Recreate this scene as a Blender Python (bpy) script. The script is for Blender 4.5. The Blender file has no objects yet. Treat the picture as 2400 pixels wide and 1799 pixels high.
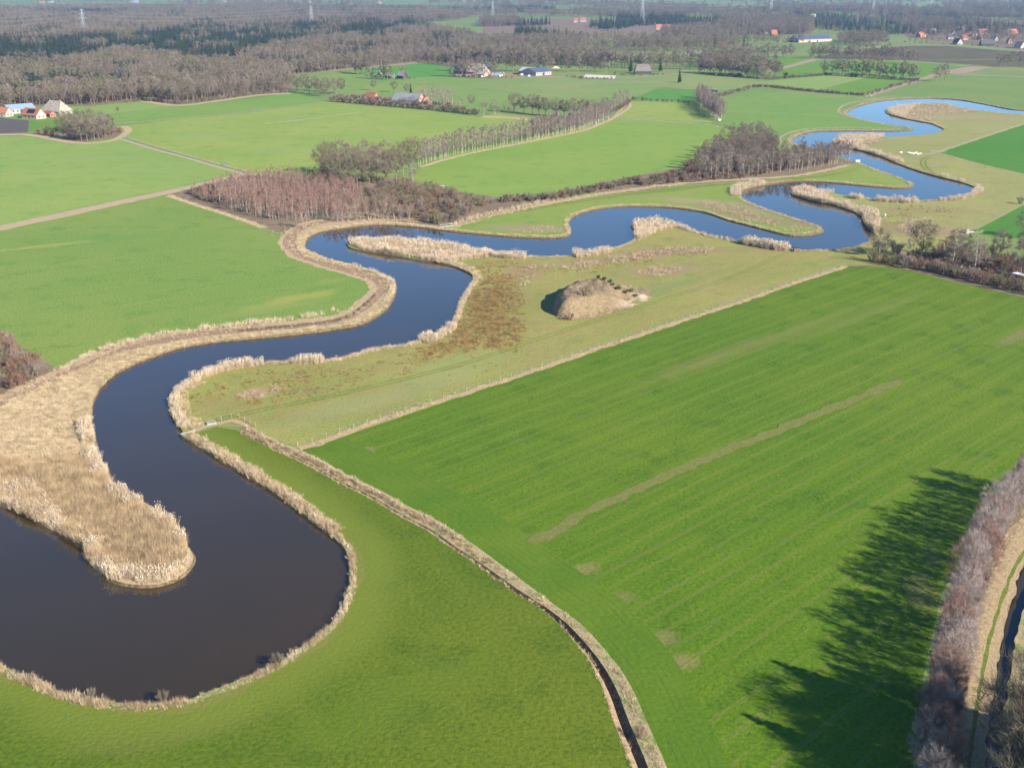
import bpy, math, random
import numpy as np
from mathutils import Vector, noise as mnoise
from mathutils.geometry import delaunay_2d_cdt
R = math.radians
SC = bpy.context.scene
COL = SC.collection
random.seed(7)
rng = np.random.default_rng(11)

# ------------------------------------------------------------------ camera
CAMH = 100.0
FPX, YH = 2600.0, -45.0
PITCH = math.atan((899.5 - YH) / FPX)
cam = bpy.data.cameras.new('camera'); camo = bpy.data.objects.new('camera', cam); COL.objects.link(camo)
cam.lens = 39.0; cam.sensor_width = 36.0; cam.clip_start = 1.0; cam.clip_end = 40000.0
camo.location = (0, 0, CAMH); camo.rotation_euler = (math.pi / 2 - PITCH, 0, 0)
SC.camera = camo
# ------------------------------------------------------------------ sky, sun, exposure
SUN_ELEV, SUN_AZ = R(28.5), R(-39)                 # azimuth measured from +X towards +Y
sd = Vector((math.cos(SUN_ELEV) * math.cos(SUN_AZ), math.cos(SUN_ELEV) * math.sin(SUN_AZ), math.sin(SUN_ELEV)))
w = bpy.data.worlds.new('World'); SC.world = w; w.use_nodes = True
nt = w.node_tree; nt.nodes.clear()
sky = nt.nodes.new('ShaderNodeTexSky'); sky.sky_type = 'NISHITA'; sky.sun_disc = False
sky.sun_elevation = SUN_ELEV; sky.sun_rotation = math.pi / 2 - SUN_AZ
sky.altitude = 5000; sky.air_density = 1.5; sky.dust_density = 0.0; sky.ozone_density = 3.5
bg = nt.nodes.new('ShaderNodeBackground'); bg.inputs[1].default_value = 0.10
wo = nt.nodes.new('ShaderNodeOutputWorld')
hs = nt.nodes.new('ShaderNodeHueSaturation'); hs.inputs['Saturation'].default_value = 1.18
nt.links.new(sky.outputs[0], hs.inputs['Color']); nt.links.new(hs.outputs[0], bg.inputs[0]); nt.links.new(bg.outputs[0], wo.inputs[0])
sl = bpy.data.lights.new('sun', 'SUN'); sl.energy = 5.0; sl.angle = R(0.5); sl.color = (1.0, 0.93, 0.79)
so = bpy.data.objects.new('sun', sl); COL.objects.link(so)
so.rotation_euler = sd.to_track_quat('Z', 'Y').to_euler()
SC.view_settings.view_transform = 'Standard'; SC.view_settings.look = 'None'
SC.view_settings.gamma = 1; SC.view_settings.exposure = 1.25
SC.cycles.max_bounces = 5; SC.cycles.diffuse_bounces = 2; SC.cycles.glossy_bounces = 2
SC.cycles.transmission_bounces = 1; SC.cycles.volume_bounces = 0; SC.cycles.transparent_max_bounces = 4
SC.cycles.use_denoising = True

# ------------------------------------------------------------------ helpers
KD = FPX / 1600.0      # headings and widths below were first measured on a survey with less depth
def hd(a): return math.atan2(math.sin(a) * KD, math.cos(a))
def wfac(dx, dy): return KD * math.hypot(dx, dy / KD) / (math.hypot(dx, dy) or 1)
def P(x, y, z=0.0):
    """photograph position (2400 x 1799) of a point on the flat land -> metres"""
    a = (x - 1200) / FPX; b = (899.5 - y) / FPX
    dy = math.cos(PITCH) + b * math.sin(PITCH); dz = -math.sin(PITCH) + b * math.cos(PITCH)
    t = (z - CAMH) / dz
    return (a * t, dy * t)
def W(pts): return [P(*p) for p in pts]
def smooth(pts, n=4, closed=True):
    out = []; m = len(pts)
    for i in range(m if closed else m - 1):
        g = lambda k: np.array(pts[k % m] if closed else pts[min(max(k, 0), m - 1)], float)
        p0, p1, p2, p3 = g(i - 1), g(i), g(i + 1), g(i + 2)
        for k in range(n):
            t = k / n
            out.append(tuple(.5 * ((2 * p1) + (p2 - p0) * t + (2 * p0 - 5 * p1 + 4 * p2 - p3) * t * t + (3 * p1 - p0 - 3 * p2 + p3) * t ** 3)))
    if not closed: out.append(tuple(pts[-1]))
    return out
def inpoly(px, py, poly):
    px = np.asarray(px, float); py = np.asarray(py, float); r = np.zeros(px.shape, bool)
    n = len(poly); j = n - 1
    for i in range(n):
        xi, yi = poly[i]; xj, yj = poly[j]
        if yi != yj:
            c = ((yi > py) != (yj > py)) & (px < (xj - xi) * (py - yi) / (yj - yi) + xi)
            r ^= c
        j = i
    return r
def resample(line, step):
    out = [line[0]]; acc = 0
    for a, b in zip(line[:-1], line[1:]):
        L = math.dist(a, b)
        if L < 1e-9: continue
        d = step - acc
        while d <= L:
            t = d / L; out.append((a[0] + (b[0] - a[0]) * t, a[1] + (b[1] - a[1]) * t)); d += step
        acc = (acc + L) % step
    return out
def normals(line):
    n = len(line); out = []
    for i in range(n):
        a = line[max(i - 1, 0)]; b = line[min(i + 1, n - 1)]
        d = (b[0] - a[0], b[1] - a[1]); L = math.hypot(*d) or 1
        out.append((-d[1] / L, d[0] / L))          # left of travel
    return out
def fn(x, y, s, seed=0): return mnoise.noise(Vector((x * s, y * s, seed * 17.3)))
def tag(o, label=None, cat=None, group=None, kind=None):
    if label: o['label'] = label
    if cat: o['category'] = cat
    if group: o['group'] = group
    if kind: o['kind'] = kind
    return o
def link(name, me, parent=None, loc=None):
    o = bpy.data.objects.new(name, me); COL.objects.link(o)
    if parent is not None: o.parent = parent
    if loc is not None: o.location = loc
    return o
def empty(name, loc, rz=0.0):
    o = link(name, None, None, loc); o.rotation_euler = (0, 0, rz); o.empty_display_size = .5
    return o
def mesh(name, V, F, mats, mi=None):
    me = bpy.data.meshes.new(name)
    if isinstance(V, np.ndarray) and isinstance(F, np.ndarray) and F.shape[1] == 3:
        me.vertices.add(len(V)); me.vertices.foreach_set('co', V.astype(np.float32).ravel())
        me.loops.add(F.size); me.loops.foreach_set('vertex_index', F.astype(np.int32).ravel())
        me.polygons.add(len(F)); me.polygons.foreach_set('loop_start', np.arange(0, F.size, 3, dtype=np.int32))
        me.update(calc_edges=True)
    else:
        me.from_pydata([tuple(map(float, v)) for v in V], [], [tuple(int(i) for i in f) for f in F])
    for m in (mats if isinstance(mats, (list, tuple)) else [mats]): me.materials.append(m)
    if mi is not None: me.polygons.foreach_set('material_index', np.asarray(mi, dtype=np.int32))
    me.update()
    return me

# ------------------------------------------------------------------ materials
class N:
    def __init__(s, name):
        s.m = bpy.data.materials.new(name); s.m.use_nodes = True; s.t = s.m.node_tree
        s.b = s.t.nodes['Principled BSDF']; s.b.inputs['Roughness'].default_value = .9
        s.b.inputs['Specular IOR Level'].default_value = .15
        s._pos = None
    def n(s, typ, ins=None, **kw):
        x = s.t.nodes.new(typ)
        for k, v in kw.items(): setattr(x, k, v)
        for k, v in (ins or {}).items(): s.put(x.inputs[k], v)
        return x
    def put(s, sock, v):
        if hasattr(v, 'links') or isinstance(v, bpy.types.NodeSocket): s.t.links.new(v, sock)
        else: sock.default_value = v
    def pos(s):
        if s._pos is None: s._pos = s.n('ShaderNodeNewGeometry').outputs['Position']
        return s._pos
    def math(s, op, a, b=0.0, c=None, clamp=False):
        x = s.n('ShaderNodeMath', operation=op); x.use_clamp = clamp
        s.put(x.inputs[0], a); s.put(x.inputs[1], b)
        if c is not None: s.put(x.inputs[2], c)
        return x.outputs[0]
    def ramp(s, v, a, b, lo=0.0, hi=1.0, sm=True):
        x = s.n('ShaderNodeMapRange', {0: v, 1: a, 2: b, 3: lo, 4: hi})
        x.interpolation_type = 'SMOOTHSTEP' if sm else 'LINEAR'
        return x.outputs[0]
    def noise(s, scale, detail=3, rough=.55, vec=None, dist=0.0):
        x = s.n('ShaderNodeTexNoise', {'Vector': vec if vec is not None else s.pos(), 'Scale': scale, 'Detail': detail, 'Roughness': rough, 'Distortion': dist})
        return x.outputs['Fac']
    def mix(s, f, a, b, mode='MIX'):
        x = s.n('ShaderNodeMix', data_type='RGBA', blend_type=mode)
        s.put(x.inputs[0], f)
        for sock, v in ((x.inputs[6], a), (x.inputs[7], b)):
            s.put(sock, v if isinstance(v, bpy.types.NodeSocket) else (*v, 1.0) if len(v) == 3 else v)
        return x.outputs[2]
    def rot(s, ang, sx=1.0, sy=1.0, off=(0, 0, 0)):
        """coordinates turned so that x runs along heading ang, then scaled"""
        a = s.n('ShaderNodeVectorRotate', {'Vector': s.pos(), 'Angle': -ang}, rotation_type='Z_AXIS')
        return s.n('ShaderNodeVectorMath', {0: a.outputs[0], 1: (sx, sy, 1)}, operation='MULTIPLY').outputs[0]
    def done(s, col, bump=None, bs=.3, bd=.1):
        s.put(s.b.inputs['Base Color'], col if isinstance(col, bpy.types.NodeSocket) else (*col, 1))
        if bump is not None:
            x = s.n('ShaderNodeBump', {'Height': bump, 'Strength': bs, 'Distance': bd}); s.put(s.b.inputs['Normal'], x.outputs[0])
        return s.m

def patch_mask(n, p, nz):
    """soft elongated stain: (photo x, photo y, length m, width m, heading deg)"""
    x, y, L, Wd, ang = p[:5]; c = P(x, y); a_ = R(ang)
    L *= math.hypot(math.cos(a_), KD * math.sin(a_)); Wd *= wfac(math.cos(hd(a_)), math.sin(hd(a_))); ang = math.degrees(hd(a_))
    v = n.n('ShaderNodeVectorMath', {0: n.pos(), 1: (c[0], c[1], 0)}, operation='SUBTRACT').outputs[0]
    v = n.n('ShaderNodeVectorRotate', {'Vector': v, 'Angle': -R(ang)}, rotation_type='Z_AXIS').outputs[0]
    v = n.n('ShaderNodeVectorMath', {0: v, 1: (2 / L, 2 / Wd, 0)}, operation='MULTIPLY').outputs[0]
    d = n.n('ShaderNodeVectorMath', {0: v}, operation='LENGTH').outputs['Value']
    d = n.math('ADD', d, n.math('MULTIPLY', n.math('SUBTRACT', nz, .5), 1.6))
    return n.ramp(d, 1.05, .25)

def grass(name, base, pale, dark, ang=0.6, streak=.5, patches=(), rings=(), rows=None, mottle=None, fine=1.0):
    n = N(name); ang = hd(ang)
    big = n.noise(.012, 4); med = n.noise(.09, 4, .6); fin = n.noise(1.3, 4, .7)
    st = n.noise(1.0, 3, .6, vec=n.rot(ang, .012, .28))
    c = n.mix(n.ramp(big, .35, .68), base, pale)
    c = n.mix(n.math('MULTIPLY', n.ramp(st, .45, .7), streak), c, pale)
    c = n.mix(n.math('MULTIPLY', n.ramp(med, .5, .72), .7), c, dark)
    c = n.mix(n.math('MULTIPLY', n.ramp(fin, .42, .8), .55 * fine), c, tuple(v * 1.6 for v in pale))
    c = n.mix(n.math('MULTIPLY', n.ramp(fin, .5, .25), .6 * fine), c, tuple(v * .5 for v in dark))
    wob = n.noise(.06, 3)
    if mottle:
        mk = n.math('MULTIPLY', n.ramp(n.noise(.3, 6, .75, dist=.6), .44, .56), n.ramp(n.noise(.03, 3, .6), .32, .52))
        c = n.mix(n.math('MULTIPLY', mk, mottle[3]), c, mottle[:3])
    for p in patches:
        c = n.mix(n.math('MULTIPLY', patch_mask(n, p, n.noise(.12, 4, .65)), p[6] if len(p) > 6 else .6), c, p[5])
    for (r1, r2, soft, colr, amt) in rings:      # band at a distance from the river bank (vertex attribute 'bank')
        d = n.n('ShaderNodeAttribute', attribute_name='bank').outputs['Fac']
        d = n.math('ADD', d, n.math('MULTIPLY', n.math('SUBTRACT', wob, .5), 7))
        m = n.math('MULTIPLY', n.ramp(d, r1 - soft, r1 + soft * .3), n.ramp(d, r2 + soft, r2 - soft * .5))
        c = n.mix(n.math('MULTIPLY', m, amt), c, colr)
    bump = fin
    if rows:
        a, sp, cl, amt = rows; a = hd(a)
        q = n.rot(a)
        sx = n.n('ShaderNodeSeparateXYZ', {0: q})
        u = n.math('ADD', sx.outputs[1], n.math('MULTIPLY', n.math('SUBTRACT', n.noise(.03, 2), .5), 1.6))
        f = n.math('FRACT', n.math('DIVIDE', u, sp))
        d = n.math('ABSOLUTE', n.math('SUBTRACT', f, .5))
        amp = n.ramp(n.noise(1.0, 3, .7, vec=n.rot(a, .02, .31)), .32, .58)
        line = n.math('MULTIPLY', n.ramp(d, .065, .02), n.math('MULTIPLY', amp, amt))
        edge = n.math('MULTIPLY', n.math('MULTIPLY', n.ramp(d, .14, .07), n.ramp(d, .04, .08)), n.math('MULTIPLY', amp, amt * .5))
        c = n.mix(edge, c, tuple(v * 1.6 for v in pale)); c = n.mix(line, c, cl)
        f2 = n.math('FRACT', n.math('DIVIDE', u, sp * 2))
        c = n.mix(n.math('MULTIPLY', n.ramp(f2, .48, .52), .16), c, dark)
        fr = n.noise(1.0, 2, .6, vec=n.rot(a, .25, 4.0))
        c = n.mix(n.math('MULTIPLY', n.ramp(fr, .55, .7), .25), c, pale)
    n.b.inputs['Roughness'].default_value = .95
    return n.done(c, bump, .65, .3)

def soil(name, a, b, sc=.5, ang=None, amt=.5, bs=.5):
    n = N(name)
    v = n.noise(sc, 6, .65); v2 = n.noise(sc * .1, 3)
    c = n.mix(n.ramp(v, .35, .7), a, b)
    c = n.mix(n.ramp(v2, .4, .7, 0, .5), c, tuple((x + y) * .4 for x, y in zip(a, b)))
    if ang is not None:
        s = n.noise(1.0, 3, .6, vec=n.rot(ang, .03, .6)); c = n.mix(n.ramp(s, .5, .62, 0, amt), c, tuple(x * .6 for x in a))
    return n.done(c, v, bs, .25)

def strawmix(name, s1, s2, g, sc=.35, thr=.5):
    """dry grass with green coming through"""
    n = N(name)
    v = n.noise(sc, 5, .7); f = n.noise(2.2, 5, .75)
    c = n.mix(n.ramp(f, .35, .7), s1, s2)
    c = n.mix(n.ramp(v, thr, thr + .15, 0, .8), c, g)
    c = n.mix(n.ramp(f, .42, .2, 0, .7), c, tuple(x * .45 for x in s1))
    return n.done(c, f, .8, .4)

def plain(name, c, var=.25, sc=1.0, rough=.8, spec=.3, metal=0.0, rnd=0.0, obj=True):
    n = N(name); n.b.inputs['Roughness'].default_value = rough; n.b.inputs['Specular IOR Level'].default_value = spec
    n.b.inputs['Metallic'].default_value = metal
    v = n.noise(sc, 4, .6)
    k = n.mix(n.ramp(v, .3, .7), tuple(x * (1 - var) for x in c), tuple(min(1, x * (1 + var)) for x in c))
    if rnd:
        o = n.n('ShaderNodeObjectInfo').outputs['Random']
        f = n.ramp(o, 0, 1, 1 - rnd, 1 + rnd, sm=False)
        h = n.n('ShaderNodeHueSaturation', {'Hue': n.ramp(n.math('FRACT', n.math('MULTIPLY', o, 7.31)), 0, 1, .5 - rnd * .045, .5 + rnd * .045, sm=False), 'Saturation': 1.0, 'Value': f, 'Color': k})
        k = h.outputs[0]
    return n.done(k)

M = {}
M['twig'] = plain('twig_brown', (.175, .142, .105), .35, .35, 1, .05, rnd=.22)
M['twig_pink'] = plain('twig_birch_red', (.25, .148, .12), .25, .35, 1, .05, rnd=.16)
M['twig_grey'] = plain('twig_grey', (.21, .165, .14), .25, .35, 1, .05, rnd=.16)
M['twig_red'] = plain('twig_russet', (.20, .095, .055), .3, .5, 1, .05, rnd=.3)
M['twig_moss'] = plain('twig_moss', (.165, .15, .08), .25, .35, 1, .05, rnd=.16)
M['twig_rust'] = plain('twig_rust', (.20, .125, .088), .3, .4, 1, .05, rnd=.25)
M['twig_near'] = plain('twig_near', (.33, .26, .235), .25, .5, 1, .05, rnd=.12)
M['bark'] = plain('bark_grey', (.19, .155, .115), .35, 1.2, .95, .1, rnd=.2)
M['bark_birch'] = plain('bark_birch', (.38, .33, .27), .35, 1.6, .8, .2, rnd=.12)
M['needle'] = plain('needles', (.035, .062, .034), .45, .5, .9, .15, rnd=.35)
M['ivy'] = plain('evergreen_leaf', (.11, .13, .045), .5, .6, .8, .2, rnd=.3)
M['reed'] = plain('reed_pale', (.50, .385, .25), .22, .5, .9, .1, rnd=.18)
M['reed_plume'] = plain('reed_plume', (.55, .44, .33), .2, .5, .95, .05, rnd=.18)
M['reed_brown'] = plain('reed_brown', (.40, .29, .175), .3, .4, .95, .1, rnd=.25)
M['rush'] = plain('rush_brown', (.235, .145, .06), .35, .4, .95, .1, rnd=.3)
M['straw'] = plain('straw', (.45, .35, .215), .3, .5, .95, .1, rnd=.25)
M['heath'] = plain('dead_stalks', (.36, .255, .18), .3, .4, .95, .1, rnd=.25)

# ------------------------------------------------------------------ outlines traced on the ground (photo 2400 x 1799)
RIVER_S = [(-260,1400),(-120,1490),(0,1556),(108,1605),(181,1630),(311,1648),(423,1641),(470,1627),(564,1590),(640,1560),(698,1523),(770,1468),(803,1420),(818,1374),(820,1330),(808,1285),(770,1248),(723,1214),(662,1167),(593,1123),(506,1069),(430,1024),(427,1007),(409,986),(399,960),(398,935),(416,910),(449,892),(470,880),(514,864),(561,855),(615,850),(687,846),(760,845),(800,838),(836,828),(894,814),(945,808),(981,799),(1031,781),(1053,765),(1068,740),(1075,714),(1093,681),(1111,656),(1107,643),(1082,630),(1053,620),(1017,612),(963,605),(909,594),(854,587),(822,580),(813,570),(825,562),(847,561),(909,560),(981,564),(1053,577),(1125,590),(1198,598),(1234,600),(1288,601),(1342,598),(1379,594),(1415,587),(1451,576),(1476,567),(1489,558),(1487,540),(1480,528),(1487,521),(1509,519),(1541,519),(1578,524),(1600,533),(1654,549),(1708,562),(1752,569),(1803,578),(1853,584),(1907,586),(1962,584),(2005,578),(2034,567),(2050,554),(2046,542),(2030,529),(2025,515),(2009,500),(1983,489),(1947,478),(1907,471),(1875,462),(1855,455),(1857,448),(1875,445),(1918,447),(1954,453),(1998,461),(2052,467),(2106,471),(2142,471),(2197,468),(2244,464),(2273,455),(2286,444),(2280,436),(2251,426),(2197,413),(2142,397),(2099,381),(2063,366),(2027,355),(1998,348),(1969,343),(1953,336),(1955,328),(1970,322),(2016,321),(2070,321),(2124,319),(2179,314),(2208,307),(2210,301),(2186,290),(2161,285),(2124,278),(2088,269),(2076,263),(2078,256),(2106,249),(2161,243),(2215,243),(2251,252),(2305,260),(2360,266),(2400,269),(2600,282)]
RIVER_N = [(2600,268),(2400,258),(2360,254),(2305,243),(2251,234),(2197,230),(2124,231),(2063,236),(2016,247),(1991,258),(1985,267),(2005,276),(2052,287),(2099,294),(2132,298),(2139,303),(2106,306),(2034,306),(1962,306),(1907,308),(1871,317),(1857,327),(1860,336),(1889,346),(1926,358),(1962,367),(2009,380),(2052,397),(2099,413),(2132,427),(2141,435),(2121,439),(2088,439),(2034,435),(1962,428),(1907,424),(1853,424),(1799,431),(1752,441),(1737,449),(1737,460),(1756,475),(1817,497),(1882,518),(1922,531),(1927,542),(1900,549),(1860,551),(1824,545),(1763,529),(1708,515),(1654,497),(1600,488),(1560,484),(1487,482),(1433,484),(1379,493),(1342,507),(1332,522),(1337,545),(1317,554),(1270,556),(1198,553),(1125,547),(1053,540),(981,531),(909,526),(854,527),(800,534),(760,540),(723,554),(713,572),(720,590),(752,604),(800,616),(829,623),(880,638),(918,656),(927,677),(909,717),(872,746),(836,760),(800,767),(723,778),(615,789),(506,799),(416,814),(344,839),(282,866),(246,892),(224,921),(213,953),(213,989),(221,1026),(226,1062),(250,1098),(268,1132),(307,1160),(354,1185),(398,1212),(425,1245),(436,1275),(452,1298),(450,1318),(427,1345),(391,1363),(344,1370),(289,1365),(246,1348),(210,1319),(199,1283),(156,1258),(112,1236),(72,1210),(0,1180),(-120,1140),(-260,1110)]
river = smooth(W(RIVER_S) + W(RIVER_N), 3)
nS = len(RIVER_S) * 3
DITCH_L = [(560,1012),(600,1032),(650,1058),(705,1082),(796,1132),(872,1169),(945,1214),(1003,1243),(1053,1280),(1125,1328),(1198,1382),(1270,1426),(1324,1475),(1379,1544),(1415,1616),(1437,1688),(1480,1793),(1510,1900)]
DITCH_M = [(572,1007),(612,1027),(662,1052),(718,1076),(806,1124),(882,1161),(955,1205),(1014,1234),(1064,1270),(1136,1318),(1210,1370),(1285,1412),(1350,1463),(1402,1530),(1436,1600),(1462,1672),(1503,1793),(1530,1900)]
DITCH_R = [(584,1000),(624,1020),(676,1046),(735,1068),(816,1113),(892,1149),(965,1190),(1026,1219),(1085,1257),(1150,1304),(1228,1362),(1306,1421),(1361,1460),(1415,1518),(1451,1562),(1480,1609),(1505,1663),(1531,1724),(1563,1797),(1595,1900)]
dl, dr = (smooth(W(x), 3, False) for x in (DITCH_L, DITCH_R))
def relen(L, k):
    q = resample(L, sum(math.dist(a, b) for a, b in zip(L[:-1], L[1:])) / (k - 1) * .99999); return (q + [L[-1]])[:k]
dl = relen(dl, 60); dr = relen(dr, 60)
def _dm(i):
    t = i / 59; f = .22 + .24 * min(1, max(0, (t - .5) / .35)); return (dl[i][0] * (1 - f) + dr[i][0] * f, dl[i][1] * (1 - f) + dr[i][1] * f)
dm = [_dm(i) for i in range(60)]
ddep = [-(.2 + .65 * min(1, max(0, (i / 59 - .45) / .3))) for i in range(60)]
CANAL_W = [(2560,1010),(2400,1290),(2362,1400),(2335,1500),(2316,1600),(2300,1700),(2288,1799),(2275,1930)]
CANAL_E = [(2700,1030),(2470,1290),(2412,1420),(2384,1520),(2372,1600),(2362,1700),(2352,1799),(2340,1930)]
canal = smooth(W(CANAL_W), 3, False) + smooth(W(CANAL_E), 3, False)[::-1]

FIELDS = [   # (name, material key, outline)  the first outline that holds a place wins
 ('crop_field','crop',[(700,1052),(745,1043),(1985,622),(2120,630),(2240,662),(2400,694),(2900,800),(2620,1000),(2420,1120),(2340,1180),(2262,1272),(2205,1399),(2168,1560),(2140,1797),(2120,1940),(1640,1940),(1595,1900),(1563,1797),(1531,1724),(1505,1663),(1480,1609),(1451,1562),(1415,1518),(1361,1460),(1306,1421),(1228,1362),(1150,1304),(1085,1257),(1026,1219),(965,1190),(892,1149),(816,1113),(735,1068)]),
 ('pasture','near',[(448,1020),(506,1000),(556,1008),(600,1032),(650,1058),(705,1082),(796,1132),(872,1169),(945,1214),(1003,1243),(1053,1280),(1125,1328),(1198,1382),(1270,1426),(1324,1475),(1379,1544),(1415,1616),(1437,1688),(1480,1793),(1510,1900),(1530,2000),(-300,2000),(-300,1450),(0,1568),(108,1620),(181,1645),(311,1662),(423,1655),(470,1641),(564,1606),(646,1572),(706,1535),(778,1480),(812,1428),(828,1376),(830,1330),(818,1285),(776,1243),(729,1208),(667,1160),(598,1116),(512,1062)]),
 ('pasture','fieldA',[(-300,620),(0,542),(145,511),(289,479),(394,457),(470,482),(543,504),(615,530),(612,545),(652,549),(652,572),(669,594),(705,609),(800,638),(843,652),(867,671),(862,690),(834,717),(798,736),(723,750),(615,764),(506,777),(362,797),(253,822),(190,858),(145,870),(119,852),(54,812),(0,769),(-300,760)]),
 ('pasture','fieldB',[(-300,590),(0,529),(181,489),(362,450),(470,428),(571,409),(506,392),(362,352),(275,325),(181,336),(145,331),(65,320),(0,320),(-300,330)]),
 ('pasture','fieldC',[(600,416),(580,403),(430,360),(290,318),(288,308),(272,297),(330,290),(407,280),(600,262),(770,239),(871,250),(1007,260),(1124,275),(1160,266),(1200,271),(1308,282),(1380,296),(1361,305),(1234,332),(1125,352),(1053,368),(960,390),(900,420),(760,416)]),
 ('pasture','fieldC2',[(262,287),(407,276),(600,256),(770,237),(681,219),(597,232),(430,249),(350,256),(258,270)]),
 ('pasture','fieldD',[(995,388),(1053,372),(1125,357),(1234,336),(1361,310),(1433,280),(1458,279),(1600,288),(1672,294),(1735,312),(1680,345),(1600,392),(1487,412),(1364,440),(1270,464),(1162,460),(1053,444),(1000,433),(960,420)]),
 ('pasture','fieldE',[(1447,274),(1470,256),(1478,238),(1540,238),(1622,240),(1632,262),(1672,288),(1600,284),(1458,277)]),
 ('pasture','fieldF',[(1480,234),(1540,208),(1690,215),(1680,228),(1625,238)]),
 ('pasture','fieldG',[(1690,300),(1695,262),(1690,243),(1765,212),(1908,222),(2025,229),(2080,226),(1975,246),(1962,262),(1970,272),(2115,300),(1960,300),(1880,305),(1830,318),(1835,338),(1890,358),(1870,362),(1825,352),(1800,318),(1735,310)]),
 ('pasture','fieldH',[(2075,222),(2160,193),(2220,173),(2270,174),(2600,182),(2600,258),(2400,250),(2305,237),(2251,229),(2197,226),(2124,226)]),
 ('pasture','pale',[(1800,190),(1957,175),(2044,179),(1903,214),(1800,204),(1770,205),(1740,200)]),
 ('pasture','fieldI',[(2048,179),(2147,188),(2030,223),(1908,215)]),
 ('pasture','fieldI',[(1800,187),(1800,172),(1917,140),(2125,143),(2275,156),(2207,166),(2150,183),(2044,176),(1940,172)]),
 ('pasture','fieldI',[(1800,168),(1690,160),(1640,150),(1700,134),(1900,135)]),
 ('ploughed_field','plough2',[(1911,133),(2071,111),(2133,108),(2220,108),(2340,118),(2600,130),(2600,162),(2400,157),(2329,155),(2152,144),(2125,142),(1908,137)]),
 ('stubble_field','stubble',[(2326,156),(2267,171),(2218,172),(2153,191),(2044,225),(2025,222),(2147,188),(2207,166),(2275,156)]),
 ('crop_field','fieldK',[(2197,356),(2400,290),(2700,200),(2700,480),(2400,407),(2287,381)]),
 ('crop_field','fieldK',[(2275,545),(2290,538),(2400,480),(2400,560),(2330,555)]),
 ('ploughed_field','plough1',[(-300,285),(0,276),(68,283),(66,310),(0,313),(-300,318)]),
 ('pasture','fieldI',[(70,283),(145,282),(145,310),(90,310),(68,308)]),
 ('pasture','pale',[(140,250),(211,250),(298,241),(345,238),(420,247),(340,257),(258,267),(150,280)]),
 ('pasture','fieldN',[(1000,147),(1075,158),(1062,178),(900,186),(840,172),(870,160)]),
 ('pasture','fieldM',[(690,177),(870,160),(840,172),(900,186),(1062,180),(1140,190),(1060,200),(1130,212),(1200,216),(1160,262),(1100,262),(1000,240),(900,222),(780,215),(700,195)]),
 ('pasture','fieldO',[(1062,201),(1195,182),(1300,178),(1480,176),(1700,168),(1800,186),(1765,205),(1700,212),(1540,206),(1480,230),(1300,235),(1200,214)]),
 ('dry_bank','verge',[(0,946),(126,888),(271,827),(434,789),(669,766),(812,744),(895,676),(840,640),(730,606),(678,570),(712,532),(850,512),(1030,530),(1053,541),(981,532),(854,528),(760,541),(712,573),(752,605),(829,624),(918,657),(926,677),(909,716),(836,760),(615,788),(416,813),(282,865),(224,921),(213,955),(150,882),(0,957)]),
 ('meadow','meadow_n',[(1020,548),(1053,535),(1125,516),(1270,484),(1415,458),(1600,436),(1745,425),(1853,417),(1944,403),(2009,381),(2052,397),(2141,435),(2040,440),(1853,424),(1799,431),(1737,449),(1737,460),(1926,535),(1926,545),(1860,552),(1600,489),(1433,485),(1342,508),(1338,546),(1270,557)]),
 ('meadow','meadow_s',[(398,935),(440,885),(561,850),(760,840),(981,795),(1060,745),(1108,655),(1060,615),(813,570),(1200,596),(1450,572),(1490,540),(1600,530),(1850,580),(2034,565),(2110,640),(1985,622),(745,1044),(700,1054),(690,1046),(624,1020),(584,1000),(506,998),(430,1012)]),
 ('meadow','meadow_f',[(2050,560),(2046,542),(1983,489),(1855,455),(1960,450),(2140,471),(2286,444),(2200,412),(2099,380),(1960,340),(1953,330),(2124,318),(2210,305),(2080,265),(2106,248),(2215,243),(2400,266),(2700,280),(2400,290),(2197,356),(2287,381),(2700,490),(2400,480),(2180,600),(2110,640)]),
]
WOODS = [   # wood floors: brown litter under the trees
 ('forest_floor',[(-500,268),(-100,254),(87,249),(211,248),(298,239),(339,236),(420,245),(515,233),(600,221),(681,217),(685,176),(980,146),(1075,156),(1135,142),(1160,100),(1080,84),(960,60),(1000,22),(600,18),(300,22),(100,28),(-400,32)]),
 ('forest_floor',[(400,456),(470,428),(575,410),(640,418),(760,416),(900,420),(960,420),(1000,433),(1053,446),(1162,462),(1270,466),(1290,480),(1125,516),(1040,535),(960,522),(860,515),(760,520),(720,534),(650,545),(615,528),(543,504),(470,482)]),
 ('forest_floor',[(1735,312),(1800,318),(1825,352),(1900,365),(1985,375),(2009,381),(1944,403),(1853,417),(1745,424),(1600,433),(1415,460),(1364,440),(1487,412),(1600,392),(1680,345)]),
 ('forest_floor',[(1985,619),(2050,612),(2120,616),(2200,622),(2300,636),(2420,650),(2420,696),(2240,661),(2120,631)]),
 ('forest_floor',[(-300,800),(0,772),(54,815),(119,856),(140,872),(100,900),(0,930),(-300,990)]),
 ('forest_floor',[(1130,48),(1300,44),(1500,50),(1800,44),(1800,80),(1500,84),(1412,90),(1336,86),(1130,82)]),
 ('forest_floor',[(2100,72),(2110,52),(2250,46),(2600,44),(2600,125),(2400,118),(2300,106),(2200,100),(2130,88)]),
 ('forest_floor',[(1800,82),(1800,48),(1900,52),(1905,80)]),
 ('forest_floor',[(84,330),(75,312),(145,296),(280,296),(300,300),(270,322),(181,336)]),
 ('yard',[(1060,182),(1068,173),(1180,172),(1290,172),(1300,179),(1200,183)]),
]
ROW = math.atan2(64, 108)
YEL = (.22, .21, .05); TAN = (.25, .17, .09)
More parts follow.
